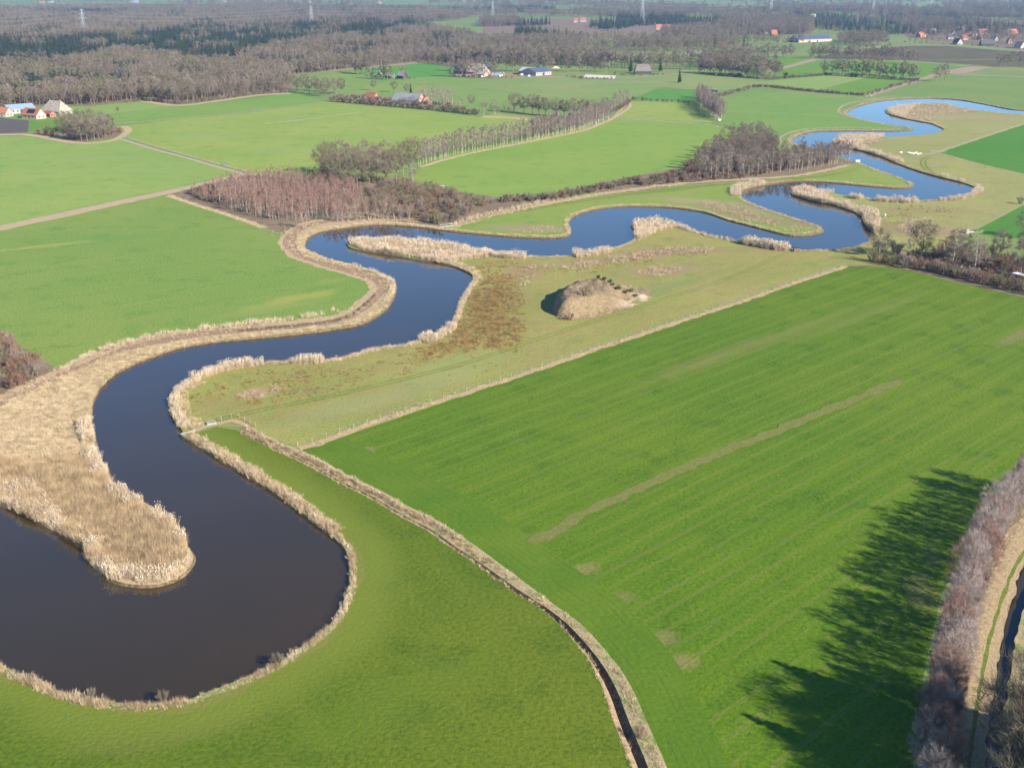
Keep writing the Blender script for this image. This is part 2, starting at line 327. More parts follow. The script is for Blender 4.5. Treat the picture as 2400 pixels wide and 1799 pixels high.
M['crop'] = grass('winter_cereal', (0.0634, 0.1276, 0.0048), (0.0976, 0.1474, 0.0080), (0.0366, 0.0924, 0.0040), ROW, .45, rows=(ROW, 3.9, (.13, .12, .04), .9),
   patches=[
            (1800,800,110,7,31,(.16,.16,.04),.5),(1650,840,70,5,31,(.17,.15,.05),.45),(2030,735,90,7,31,(.15,.16,.04),.4),
            (848,1058,8,4,35,TAN,.45),(1360,1336,9,4,20,TAN,.45),(1450,1405,9,4,20,TAN,.4),(1550,1500,8,4,20,TAN,.4),(2160,1385,12,7,60,TAN,.4),(2190,1310,6,3,60,TAN,.4),(1590,1550,9,4,10,TAN,.5),
            (2380,790,30,5,31,TAN,.5)])
M['near'] = grass('short_pasture', (0.0633, 0.1069, 0.0064), (0.0978, 0.1253, 0.0096), (0.0425, 0.0821, 0.0048), R(-50), .5, 
   rings=[(-2, 7, 6, (.135, .165, .022), .75), (.8, 2.2, 1.0, (.18, .15, .05), .45)],
   patches=[(400,1720,34,6,10,(.13,.13,.03),.35),(1480,1560,10,5,0,(.12,.12,.03),.4),(900,1650,40,12,30,(.09,.14,.012),.4)])
M['fieldA'] = grass('pasture_a', (0.1202, 0.1958, 0.0345), (0.1625, 0.2111, 0.0432), (0.0779, 0.1622, 0.0271), R(24), .6,
   patches=[(120,575,46,5,20,(.27,.26,.06),.7),(160,570,22,4,20,(.30,.26,.07),.7),(690,700,34,9,30,(.27,.26,.06),.75),(640,720,40,12,28,(.20,.23,.055),.6),(770,660,24,8,30,(.20,.23,.05),.5),(420,735,60,8,15,(.17,.21,.05),.4),(250,560,60,14,15,(.10,.2,.045),.5)])
M['fieldB'] = grass('pasture_b', (0.1509, 0.2318, 0.0447), (0.2019, 0.2524, 0.0573), (0.1078, 0.1926, 0.0357), R(5), .7, patches=[(240,370,60,16,5,(.20,.25,.09),.5),(350,400,70,14,10,(.19,.26,.08),.5)])
M['fieldC'] = grass('pasture_c', (0.1588, 0.2318, 0.0394), (0.2155, 0.2524, 0.0522), (0.1146, 0.1926, 0.0306), R(12), .8, patches=[(480,322,70,18,5,(.21,.26,.08),.6),(700,350,100,22,10,(.2,.26,.07),.5),(900,320,90,20,15,(.17,.25,.06),.5)])
M['fieldC2'] = grass('pasture_c2', (0.1166, 0.2170, 0.0336), (0.1512, 0.2250, 0.0434), (0.0896, 0.1820, 0.0294), R(15), .5)
M['fieldD'] = grass('pasture_d', (0.1372, 0.2250, 0.0343), (0.1792, 0.2400, 0.0447), (0.1010, 0.1870, 0.0268), R(30), .7, patches=[(1200,440,60,10,10,(.18,.26,.06),.5)])
M['fieldE'] = grass('pasture_e', (0.1780, 0.2400, 0.0403), (0.2160, 0.2500, 0.0533), (0.1270, 0.2020, 0.0312), R(10), .5)
M['fieldF'] = grass('pasture_f', (0.064, 0.186, 0.025), (0.077, 0.196, 0.027), (0.052, 0.159, 0.022), R(10), .4)
M['fieldG'] = grass('pasture_g', (0.1080, 0.2070, 0.0364), (0.1460, 0.2120, 0.0455), (0.0830, 0.1720, 0.0273), R(0), .7)
M['fieldH'] = grass('pasture_h', (0.1080, 0.1820, 0.0403), (0.1530, 0.1920, 0.0494), (0.0830, 0.1590, 0.0312), R(0), .6)
M['fieldI'] = grass('pasture_i', (0.087, 0.182, 0.019), (0.116, 0.192, 0.022), (0.066, 0.151, 0.016), R(5), .5)
M['fieldK'] = grass('cereal_far', (0.048, 0.154, 0.013), (0.066, 0.162, 0.018), (0.036, 0.126, 0.013), R(20), .4)
M['fieldM'] = grass('pasture_m', (0.1140, 0.2020, 0.0403), (0.1650, 0.2170, 0.0494), (0.0890, 0.1680, 0.0312), R(8), .7)
M['fieldN'] = grass('pasture_n', (0.049, 0.186, 0.031), (0.100, 0.205, 0.024), (0.044, 0.159, 0.028), R(0), .5)
M['fieldO'] = grass('pasture_o', (0.1270, 0.2020, 0.0455), (0.1900, 0.2120, 0.0676), (0.0950, 0.1720, 0.0403), R(2), .8, patches=[(1480,192,200,30,0,(.21,.21,.11),.5)])
M['pale'] = grass('pasture_pale', (0.156, 0.230, 0.051), (0.184, 0.245, 0.061), (0.129, 0.206, 0.041), R(10), .5)
M['base'] = grass('far_pasture', (0.1080, 0.1820, 0.0420), (0.1780, 0.1920, 0.0624), (0.0700, 0.1540, 0.0372), R(0), .6)
M['meadow_n'] = grass('bank_meadow', (0.1480, 0.2110, 0.0375), (0.1960, 0.2250, 0.0462), (0.1000, 0.1760, 0.0275), R(18), .8, patches=[(1240,535,60,14,0,(.26,.19,.11),.7),(1720,485,90,22,-22,(.25,.17,.11),.75),(1800,515,80,16,-25,(.22,.15,.09),.7),(1620,470,50,12,-10,(.27,.24,.10),.6),(1560,448,60,4,18,(.085,.17,.03),.5)])
M['meadow_s'] = grass('rough_meadow', (0.1735, 0.1999, 0.0432), (0.2479, 0.2254, 0.0648), (0.1088, 0.1548, 0.0311), R(32), .8, mottle=(.24, .165, .075, .55),
   patches=[(1150,700,45,26,10,(.19,.15,.06),.55),(1230,640,26,22,80,(.24,.17,.09),.7),(1400,612,80,11,12,(.25,.175,.10),.7),(1560,590,70,10,5,(.25,.175,.10),.75),(1560,632,50,11,10,(.25,.175,.10),.75),(1130,760,44,14,0,(.19,.15,.06),.55),(1000,790,60,9,10,(.20,.165,.06),.5),
            (610,917,14,5,8,(.30,.19,.11),.8),(540,950,20,8,10,(.19,.18,.05),.4),(900,930,90,12,30,(.24,.24,.10),.5),(1500,690,90,10,30,(.12,.185,.055),.5),(1650,675,12,4,10,(.30,.22,.14),.6),(1700,585,90,9,0,(.22,.16,.08),.5),(1050,860,50,14,30,(.22,.24,.08),.5)])
M['meadow_f'] = grass('far_meadow', (0.1850, 0.2190, 0.0533), (0.2530, 0.2390, 0.0754), (0.1340, 0.1780, 0.0403), R(8), .8, mottle=(.23, .17, .09, .55),
   patches=[(2150,540,50,24,0,(.24,.165,.10),.75),(2180,495,90,14,0,(.23,.17,.08),.65),(2250,275,120,24,0,(.28,.20,.13),.6),(2150,258,90,16,0,(.27,.18,.12),.75),(2350,300,90,30,0,(.25,.235,.10),.5),(2060,520,12,30,0,(.2,.16,.07),.5),(2060,330,60,6,0,(.25,.17,.1),.5),(2120,400,60,20,0,(.2,.22,.07),.5),(2290,580,50,20,0,(.19,.165,.05),.7)])
M['floor'] = soil('leaf_litter', (.15, .105, .065), (.22, .165, .10), .3)
M['plough1'] = soil('ploughed_earth', (.085, .07, .065), (.12, .10, .092), .8, R(5), .5)
M['plough2'] = grass('ploughed_far', (0.078, 0.061, 0.034), (0.106, 0.088, 0.041), (0.060, 0.049, 0.029), R(10), .8, patches=[(2290,140,250,30,5,(.12,.14,.05),.8)])
M['stubble'] = soil('stubble', (.26, .18, .12), (.33, .25, .17), .3)
M['track'] = soil('dirt_track_earth', (.21, .135, .08), (.30, .205, .13), .8)
M['sandtrack'] = strawmix('sandy_track', (.30, .24, .16), (.40, .32, .22), (.20, .2, .08), .3, .55)
M['verge'] = strawmix('dry_verge', (.33, .235, .13), (.45, .34, .20), (.17, .19, .06), .25, .55)
M['verge2'] = strawmix('mixed_verge', (.30, .235, .12), (.42, .34, .20), (.12, .19, .04), .3, .47)
M['reedfloor'] = strawmix('flattened_reed', (.36, .26, .14), (.50, .39, .25), (.20, .20, .07), .12, .58)
M['bank'] = soil('bank_earth', (.07, .05, .03), (.20, .14, .08), 1.2)
M['ditchside'] = strawmix('ditch_side', (.26, .17, .10), (.42, .31, .20), (.08, .11, .03), .8, .55)
M['frost'] = soil('ditch_bottom', (.10, .13, .13), (.17, .22, .22), 1.5)
M['sandpit'] = soil('riding_sand', (.50, .42, .38), (.6, .52, .46), 1.0, bs=.1)

# water
n = N('river_water'); n.b.inputs['Roughness'].default_value = .04; n.b.inputs['IOR'].default_value = 1.42
n.b.inputs['Specular IOR Level'].default_value = .5
wv = n.noise(.9, 4, .6); wv2 = n.noise(.035, 3)
n.put(n.b.inputs['Roughness'], n.ramp(wv2, .35, .7, .02, .06))
M['water'] = n.done(n.mix(n.ramp(n.noise(.02, 3), .3, .7), (.038, .024, .009), (.031, .021, .008)), wv, .07, .02)

# ------------------------------------------------------------------ the land: one triangulated sheet, cut along every outline
verts = []; edges = []
def add_loop(pts, closed=True):
    b = len(verts); verts.extend(Vector(p) for p in pts); m = len(pts)
    edges.extend((b + i, b + (i + 1) % m) for i in range(m if closed else m - 1))
FAR = 16000
add_loop([(-FAR, -300), (FAR, -300), (FAR, FAR), (-FAR, FAR)])
ditch_poly = dl + dr[::-1]
groove = dl + dm[::-1]
add_loop(river); add_loop(canal); add_loop(dl + dr[::-1]); add_loop(dm, False)
FW = [(n_, k, W(p)) for n_, k, p in FIELDS]; WW = [(n_, W(p)) for n_, p in WOODS]
REEDBED = W([(0,955),(60,925),(150,880),(230,900),(235,989),(250,1062),(290,1120),(380,1175),(450,1235),(475,1300),(445,1360),(344,1385),(230,1362),(180,1295),(100,1250),(0,1195),(-260,1110),(-260,1030)])
for _, _, p in FW: add_loop(p)
for _, p in WW: add_loop(p)
add_loop(REEDBED)
RB = np.array(river)
for gy_ in np.arange(110, 330, 3.5):
    for gx_ in np.arange(-90, 45, 3.5):
        q_ = (gx_ + .4 * math.sin(gy_), gy_ + .3 * math.sin(gx_ * 3))
        if (RB[:, 0] - q_[0] > -60).any() and ((RB - q_) ** 2).sum(1).min() < 900: verts.append(Vector(q_))
res = delaunay_2d_cdt(verts, edges, [], 0, 1e-3)
TV = np.array([tuple(v) for v in res[0]]); TF = np.array([f for f in res[2] if len(f) == 3])
C = TV[TF].mean(1); cx, cy = C[:, 0], C[:, 1]
cls = np.full(len(TF), -1)
hole = inpoly(cx, cy, river) | inpoly(cx, cy, canal) | inpoly(cx, cy, groove)
regions = [('reed_ground', 'reedfloor', REEDBED), ('ditch_verge', 'verge2', ditch_poly)] + FW + [(a, 'track' if a == 'yard' else 'floor', b) for a, b in WW]
for i, (_, _, poly) in enumerate(regions):
    m = (cls == -1) & inpoly(cx, cy, poly); cls[m] = i
cls[hole] = -2
def submesh(name, mask, mat, z=0.0):
    F = TF[mask]; u, inv = np.unique(F.ravel(), return_inverse=True)
    V = np.c_[TV[u], np.full(len(u), z)]; F = inv.reshape(-1, 3)
    a = V[F[:, 0]]; b = V[F[:, 1]]; c = V[F[:, 2]]
    fl = ((b[:, 0] - a[:, 0]) * (c[:, 1] - a[:, 1]) - (b[:, 1] - a[:, 1]) * (c[:, 0] - a[:, 0])) < 0
    F[fl] = F[fl][:, ::-1]
    o = tag(link(name, mesh(name, V, F, M[mat])), kind='structure')
    if mat == 'near':
        A_ = RB; B_ = np.roll(RB, -1, 0); ab = B_ - A_; bank_d = []
        for q in V[:, :2]:
            t = np.clip(((q - A_) * ab).sum(1) / ((ab ** 2).sum(1) + 1e-9), 0, 1); bank_d.append(np.sqrt((((A_ + ab * t[:, None]) - q) ** 2).sum(1).min()))
        at = o.data.attributes.new('bank', 'FLOAT', 'POINT'); at.data.foreach_set('value', np.array(bank_d, dtype=np.float32))
    return o
submesh('ground', cls == -1, 'base')
for i, (nm, k, _) in enumerate(regions):
    if (cls == i).any(): submesh(nm, cls == i, k)

def strip_mesh(A, B, za, zb):
    V = [(a[0], a[1], za) for a in A] + [(b[0], b[1], zb) for b in B]; n_ = len(A)
    F = [(i, i + 1, n_ + i + 1, n_ + i) for i in range(n_ - 1)]
    return V, F
def struct(name, V, F, m, mi=None): return tag(link(name, mesh(name, V, F, m, mi)), kind='structure')
# banks of the river and the canal: a sloping skirt into the water
def bank(name, loop, w_, z1):
    m = len(loop); ar = sum(loop[i][0] * loop[(i + 1) % m][1] - loop[(i + 1) % m][0] * loop[i][1] for i in range(m))
    s = 1 if ar > 0 else -1; inner = []
    for i in range(m):
        a = loop[i - 1]; b = loop[(i + 1) % m]; d = (b[0] - a[0], b[1] - a[1]); L = math.hypot(*d) or 1
        inner.append((loop[i][0] - s * d[1] / L * w_, loop[i][1] + s * d[0] / L * w_))
    L1 = loop + [loop[0]]; L2 = inner + [inner[0]]
    V, F = strip_mesh(L1, L2, 0, z1)
    return struct(name, V, F, M['bank'])
bank('river_bank', river, 1.0, -1.1); bank('canal_bank', canal, 1.2, -1.3)
dc = [((a[0]+b[0])/2, (a[1]+b[1])/2) for a, b in zip(dl, dm)]
V = [(p[0], p[1], 0) for p in dl] + [(p[0], p[1], z) for p, z in zip(dc, ddep)] + [(p[0], p[1], .02) for p in dm]; k_ = len(dl)
F = [(i, i + 1, k_ + i + 1, k_ + i) for i in range(k_ - 1)] + [(k_ + i, k_ + i + 1, 2 * k_ + i + 1, 2 * k_ + i) for i in range(k_ - 1)]
struct('ditch', V, F, [M['ditchside'], M['bank']], [0] * (k_ - 1) + [1] * (k_ - 1))
def water(name, poly, z):
    r = delaunay_2d_cdt([Vector(p) for p in poly], [(i, (i + 1) % len(poly)) for i in range(len(poly))], [], 1, 1e-3)
    struct(name, [(v[0], v[1], z) for v in r[0]], [f for f in r[2]], M['water'])
water('river_water', river, -.45); water('canal_water', canal, -.7)

# overlays: tracks, verges, worn lines; each sheet a little above the last
_z = [.012]
def ribbon(name, pts, w_, mat, world=False, ragged=.25, sm=True):
    L = pts if world else W(pts)
    if sm and len(L) > 2: L = smooth(L, 6, False)
    dist = max(3.0, math.hypot(*L[len(L) // 2]) * .01)
    L = resample(L, min(dist, max(.8, dist * .4))) + [L[-1]]
    nn = normals(L); A = []; B = []
    wf = w_ if callable(w_) else (lambda t: w_)
    for i, (p, q) in enumerate(zip(L, nn)):
        ww = wf(i / max(1, len(L) - 1)) / 2 * wfac(-q[1], q[0])
        a = ww * (1 + ragged * fn(p[0], p[1], .35, 1)); b = ww * (1 + ragged * fn(p[0], p[1], .35, 2))
        A.append((p[0] - q[0] * a, p[1] - q[1] * a)); B.append((p[0] + q[0] * b, p[1] + q[1] * b))
    _z[0] += .002
    V, F = strip_mesh(A, B, _z[0], _z[0])
    return struct(name, V, F, M[mat])
M['wheel2'] = grass('verge_grass', (0.092, 0.132, 0.020), (0.147, 0.157, 0.034), (0.055, 0.108, 0.014), R(60), .5)
# sandy farm track on the left with its straw verge
ribbon('verge', [(-300,612),(0,537),(145,506),(289,474),(400,450),(500,427),(575,409)], 5.5, 'verge')
ribbon('track', [(-300,600),(0,531),(145,500),(289,469),(400,446),(500,424),(572,408),(600,412)], 3.0, 'sandtrack')
ribbon('track', [(575,408),(506,390),(430,368),(362,350),(275,323)], 2.4, 'sandtrack')
ribbon('verge', [(590,404),(430,361),(290,320)], 1.6, 'verge2')
# dirt track along the north bank with worn earth
BT = [(-260,1035),(0,946),(60,918),(126,888),(200,856),(271,827),(344,805),(434,789),(543,776),(669,766),(760,757),(812,744),(860,715),(895,676),(880,655),(840,640),(790,625),(730,606),(692,588),(678,570),(684,552),(712,532),(760,520),(850,512),(930,512),(985,520)]
ribbon('verge', BT, lambda t: 8.5 if t < .9 else 8.5 - 6.5 * (t - .9) / .1, 'verge', ragged=.35)
ribbon('dirt_track', BT, lambda t: 3.4 if t < .55 else 4.8 if t < .9 else 4.8 - 3.6 * (t - .9) / .1, 'track')
ribbon('worn_earth', [(560,775),(669,765),(750,757),(805,745),(850,718),(878,690)], 1.4, 'bank', ragged=.8)
ribbon('verge', [(1058,532),(1080,526),(1125,513),(1270,480),(1415,454),(1600,430),(1745,420),(1853,413),(1944,398),(1985,386)], 3.2, 'verge', ragged=.8)
# straw strips through the far left fields
ribbon('verge', [(262,291),(407,278),(600,259),(775,237)], 3.5, 'pale'); ribbon('verge', [(262,291),(407,278),(600,259),(775,237)], 1.6, 'verge2')
ribbon('verge', [(621,290),(720,279),(850,263)], 3.0, 'verge2', ragged=.6)
ribbon('verge', [(-300,322),(0,316),(80,318),(181,335),(260,330),(300,308),(290,296)], 5, 'verge')
ribbon('verge', [(339,237),(420,247),(515,236),(600,224),(681,219)], 7, 'verge')
ribbon('verge', [(684,175),(860,158),(980,147)], 9, 'stubble')
# margins of the birch row and of the field beyond it
ribbon('verge', [(985,392),(1053,371),(1125,355),(1234,334),(1361,308),(1400,294),(1433,280),(1452,268),(1476,250),(1470,236)], 3.2, 'verge')
ribbon('verge', [(1445,278),(1600,287),(1672,294),(1735,314),(1760,320)], 2.6, 'verge2', ragged=.7)
ribbon('verge', [(1695,262),(1850,268),(1960,274),(2010,277)], 1.8, 'pale', ragged=.8)
ribbon('verge', [(1130,274),(1200,277),(1300,288),(1350,296)], 7, 'verge')
ribbon('verge', [(394,459),(470,484),(543,507),(620,534)], 2.6, 'verge')
# far straw lines and roads
ribbon('track', [(1800,168),(1850,156),(1917,138)], 9, 'stubble')
ribbon('track', [(1908,140),(2125,144),(2275,157),(2400,163),(2600,168)], 6, 'stubble')
ribbon('verge', [(2218,173),(2330,178),(2600,184)], 6, 'stubble')
ribbon('road', [(2020,113),(2130,107),(2240,106),(2340,115),(2420,122)], 7, 'stubble')
ribbon('verge', [(1195,183),(1300,180),(1370,178),(1440,184),(1600,172)], 5, 'stubble', ragged=.8)
V, F = strip_mesh(W([(1368,182),(1440,185)]), W([(1372,175),(1444,178)]), .1, .1); struct('riding_arena', V, F, M['sandpit'])
ribbon('worn_earth', [(1550,206),(1620,211),(1690,217)], 6, 'floor', ragged=.7)
# faint fence-side strips beside the upper bends
ribbon('verge', [(2078,228),(1990,243),(1966,256),(1970,266),(2000,276),(2060,290),(2120,300)], 1.8, 'verge2', ragged=.4)
ribbon('verge', [(2115,302),(2000,300),(1900,302),(1850,312),(1828,324),(1832,336),(1860,350),(1900,362)], 1.8, 'verge2', ragged=.4)
ribbon('verge', [(2400,291),(2300,323),(2197,357),(2150,362)], 2.0, 'verge2', ragged=.5); ribbon('verge', [(2197,357),(2287,383),(2400,410)], 1.6, 'verge2', ragged=.6)
ribbon('verge', [(2025,225),(2085,206),(2153,189),(2215,172)], 5, 'stubble')
M['bare_strip'] = strawmix('sparse_cereal', (.15,.13,.045), (.20,.195,.05), (.115,.16,.02), .7, .44)
ribbon('bare_strip', [(1245,1274),(1400,1186),(1560,1116),(1760,1033),(1950,958),(2050,916),(2112,893)], 2.2, 'bare_strip', ragged=.7, sm=False)
# fence line verge of the big cereal field
FL = [(700,1050),(745,1041),(842,1002),(1000,950),(1190,890),(1400,818),(1600,752),(1760,700),(1870,661),(1985,624)]
ribbon('verge', FL, 1.7, 'verge', ragged=.7, sm=False)
ribbon('verge', [(1985,624),(2060,624),(2170,640),(2280,668),(2400,698)], 1.2, 'floor')
# ditch verges and culvert end
ribbon('verge', [(440,1016),(500,994),(548,984),(580,1000)], 1.3, 'verge', ragged=.6, sm=False)
# canal-side verges on the right
ribbon('verge', [(2440,1170),(2378,1272),(2322,1399),(2286,1550),(2262,1700),(2250,1900)], 5.4, 'verge', ragged=.2)
ribbon('verge', [(2440,1230),(2378,1330),(2340,1430),(2312,1530),(2290,1650),(2270,1799),(2262,1900)], .45, 'wheel2', ragged=.9)
ribbon('verge', [(2480,1300),(2430,1420),(2402,1520),(2390,1600),(2381,1700),(2372,1799),(2360,1930)], 2.8, 'verge2', ragged=.3)
ribbon('verge', [(2440,1140),(2362,1215),(2300,1300),(2248,1420),(2212,1560),(2188,1799),(2170,1900)], 3.2, 'floor', ragged=.5)
# grass wheel tracks in the meadow
M['wheel'] = grass('wheel_track_grass', (.125, .17, .032), (.15, .18, .04), (.10, .145, .026), R(30), .3)
def wheel(pts, gap=1.7, w_=.45, mat='wheel'):
    L = smooth(W(pts), 6, False); nn = normals(L)
    for s in (-1, 1):
        ribbon('wheel_track', [(p[0] + s * q[0] * gap / 2, p[1] + s * q[1] * gap / 2) for p, q in zip(L, nn)], w_, mat, world=True, ragged=1.1, sm=False)
wheel([(500,985),(640,955),(800,922),(960,885),(1110,845),(1260,795),(1400,750),(1560,700),(1700,655),(1850,590)])
wheel([(2180,366),(2165,376),(2168,392),(2190,408)], 2.4, .9)
wheel([(1040,532),(1200,498),(1400,466),(1600,440),(1800,425),(1960,408),(2015,392)], 2.2, .7)
# headland: drill rows that follow the ditch
n = N('headland_rows')
uv = n.n('ShaderNodeUVMap').outputs[0]; sp_ = n.n('ShaderNodeSeparateXYZ', {0: uv})
f = n.math('FRACT', n.math('MULTIPLY', sp_.outputs[1], 1 / 1.15)); d = n.math('ABSOLUTE', n.math('SUBTRACT', f, .5))
amp = n.ramp(n.noise(1, 3, .7, vec=n.n('ShaderNodeVectorMath', {0: uv, 1: (.05, .4, 0)}, operation='MULTIPLY').outputs[0]), .4, .65)
c = n.mix(n.ramp(n.noise(.05, 4), .35, .7), (.065, .128, .006), (.097, .147, .009))
fin = n.noise(1.3, 4, .7)
c = n.mix(n.ramp(fin, .45, .8, 0, .5), c, (.12, .19, .03)); c = n.mix(n.ramp(fin, .5, .25, 0, .5), c, (.022, .075, .008))
c = n.mix(n.math('MULTIPLY', n.ramp(d, .16, .04), n.math('MULTIPLY', amp, .5)), c, (.045, .07, .02))
M['headland'] = n.done(c, fin, .5, .25)
hl = resample([p for p in dr if p[0] > P(700,1050)[0]], 2.0); hn = normals(hl); k = len(hl)
s_ = -1
inner = [(p[0] - s_ * 0 + q[0] * .2, p[1] + q[1] * .2) for p, q in zip(hl, hn)]
outer = [(p[0] + q[0] * 8.5 * wfac(-q[1], q[0]), p[1] + q[1] * 8.5 * wfac(-q[1], q[0])) for p, q in zip(hl, hn)]
V, F = strip_mesh(inner, outer, .012, .012); me = mesh('crop_headland', V, F, M['headland'])
ul = me.uv_layers.new(name='UVMap')
for pl in me.polygons:
    for li, vi in zip(pl.loop_indices, pl.vertices): ul.data[li].uv = ((vi % k) * 2.0, 0.0 if vi < k else 9.3)
tag(link('crop_headland', me), kind='structure')

# ------------------------------------------------------------------ plant meshes
def prisms(S, sides=3):
    """tapered limbs: rows p0(3) p1(3) r0 r1"""
    S = np.asarray(S, float).reshape(-1, 8); a = S[:, :3]; b = S[:, 3:6]; d = b - a
    L = np.linalg.norm(d, axis=1, keepdims=True) + 1e-9; d = d / L
    up = np.where(np.abs(d[:, 2:3]) > .9, [[1., 0, 0]], [[0, 0, 1.]])
    u = np.cross(d, up); u /= np.linalg.norm(u, axis=1, keepdims=True); v = np.cross(d, u)
    V = []; k = len(S)
    for i in range(sides):
        an = 2 * math.pi * i / sides; o = u * math.cos(an) + v * math.sin(an)
        V.append(a + o * S[:, 6:7]); V.append(b + o * S[:, 7:8])
    V = np.stack(V, 1).reshape(-1, 3); F = []
    base = np.arange(k) * 2 * sides
    for i in range(sides):
        j = (i + 1) % sides
        F.append(np.c_[base + 2 * i, base + 2 * j, base + 2 * j + 1]); F.append(np.c_[base + 2 * i, base + 2 * j + 1, base + 2 * i + 1])
    return V, np.concatenate(F)
def tris(p, d, wd, r):
    """thin flat blades from p along d"""
    s = np.cross(d, r.normal(size=d.shape)); s /= np.linalg.norm(s, axis=1, keepdims=True) + 1e-9
    wd = np.asarray(wd).reshape(-1, 1) if np.ndim(wd) else wd
    V = np.stack([p - s * wd / 2, p + s * wd / 2, p + d], 1).reshape(-1, 3)
    return V, np.arange(len(V)).reshape(-1, 3)
def join(*parts):
    V = []; F = []; o = 0
    for v, f in parts: V.append(v); F.append(f + o); o += len(v)
    return np.concatenate(V), np.concatenate(F)

def tree_parts(seed, h, cr, clear, nlimb, nsub, ntw, tl, tw, tr, up=.5, droop=0.0, lean=.03, multi=1, sides=3, prof=1.0):
    r = np.random.default_rng(seed)
    limbs = []; cz0 = h * clear; cc = np.array([0, 0, (cz0 + h) / 2]); rz = (h - cz0) / 2
    stems = []
    for m in range(multi):
        b = r.normal(size=2) * (.25 if multi > 1 else 0); t = r.normal(size=2) * h * lean + (b * 3.2 if multi > 1 else 0)
        P0 = np.array([b[0], b[1], -.2]); pts = [P0]
        for i in range(1, 5):
            q = i / 4; pts.append(np.array([b[0] + t[0] * q + r.normal() * .012 * h * q, b[1] + t[1] * q + r.normal() * .012 * h * q, h * .93 * q * (1 if m == 0 else r.uniform(.8, 1))]))
        stems.append(pts)
        for i in range(4):
            limbs.append([*pts[i], *pts[i + 1], tr * (1 - i / 4.6) / multi ** .4, tr * (1 - (i + 1) / 4.6) / multi ** .4])
    def on_trunk(z):
        pts = stems[r.integers(len(stems))]; q = min(max(z / (h * .93), 0), .999) * 4; i = int(q)
        return pts[i] + (pts[i + 1] - pts[i]) * (q - i)
    nodes = []
    for i in range(nlimb):
        an = i * 2.4 + r.uniform(-.4, .4); zt = r.uniform(-.75, .9); rad = math.sqrt(max(.05, 1 - zt * zt)) * r.uniform(.55, .85)
        if prof != 1.0: rad *= (1 - max(zt, -.4)) ** (prof - 1) * .8
        tip = cc + np.array([math.cos(an) * rad * cr, math.sin(an) * rad * cr, zt * rz])
        st = on_trunk(max(h * .12, tip[2] - rad * cr * (.35 + up * 1.2)))
        mid = (st + tip) / 2 + np.array([0, 0, -up * .12 * rad * cr]) + r.normal(size=3) * .04 * cr
        lr = tr * .42
        limbs.append([*st, *mid, lr, lr * .6]); limbs.append([*mid, *tip, lr * .6, lr * .25])
        nodes += [mid, (mid + tip) / 2, tip]
    nodes += [p for s in stems for p in s[2:]]
    nodes = np.array(nodes); subs = []; sp = []
    for i in range(nsub):
        d = r.normal(size=3); d /= np.linalg.norm(d); q = r.uniform(.35, 1) ** .5
        k = 1.0
        if prof != 1.0: k = (1 - max(d[2] * q, -.4)) ** (prof - 1) * .8
        p = cc + d * q * np.array([cr * k, cr * k, rz]) * r.uniform(.88, 1.06)
        j = np.argmin(((nodes - p) ** 2).sum(1) + r.uniform(0, (cr * .3) ** 2)); a = nodes[j]
        subs.append([*a, *p, tr * .14, tr * .04]); sp.append((a, p))
    A = np.array([s[0] for s in sp]); B = np.array([s[1] for s in sp])
    k = r.integers(len(sp), size=ntw); t = r.uniform(.25, 1.0, size=(ntw, 1))
    p = A[k] + (B[k] - A[k]) * t + r.normal(size=(ntw, 3)) * .04 * cr
    out = (p - (cc - [0, 0, rz * .6])) / max(cr, rz); d = (B - A)[k]; d /= np.linalg.norm(d, axis=1, keepdims=True) + 1e-9
    d = d * .5 + out * .7 + r.normal(size=(ntw, 3)) * .55 + np.array([0, 0, up * .6 - droop])
    d /= np.linalg.norm(d, axis=1, keepdims=True); d *= (tl * r.uniform(.5, 1.2, size=(ntw, 1)))
    return prisms(limbs, sides + 1), join(prisms(subs, 3), tris(p, d, tw, r))

def conifer_parts(seed, h, cr, n, w_):
    r = np.random.default_rng(seed)
    z = h * (.10 + .9 * r.uniform(0, 1, n) ** 1.25); k = np.clip(1 - z / h, 0, 1) ** .75; an = r.uniform(0, 2 * math.pi, n)
    rad = cr * k * r.uniform(.6, 1.1, n) + .25
    p = np.c_[np.cos(an) * rad * .12, np.sin(an) * rad * .12, z]
    d = np.c_[np.cos(an) * rad, np.sin(an) * rad, -rad * r.uniform(.1, .5, n) + .2]
    s = np.c_[-np.sin(an), np.cos(an), r.uniform(-.4, .4, n)] * w_ * (.4 + k[:, None])
    V = np.stack([p, p + d * .6 + s, p + d, p + d * .6 - s], 1).reshape(-1, 3); b = np.arange(n)[:, None] * 4
    F = np.concatenate([b + [0, 1, 2], b + [0, 2, 3]])
    return prisms([[0, 0, -.2, 0, 0, h * .9, .25, .06]], 4), (V, F)

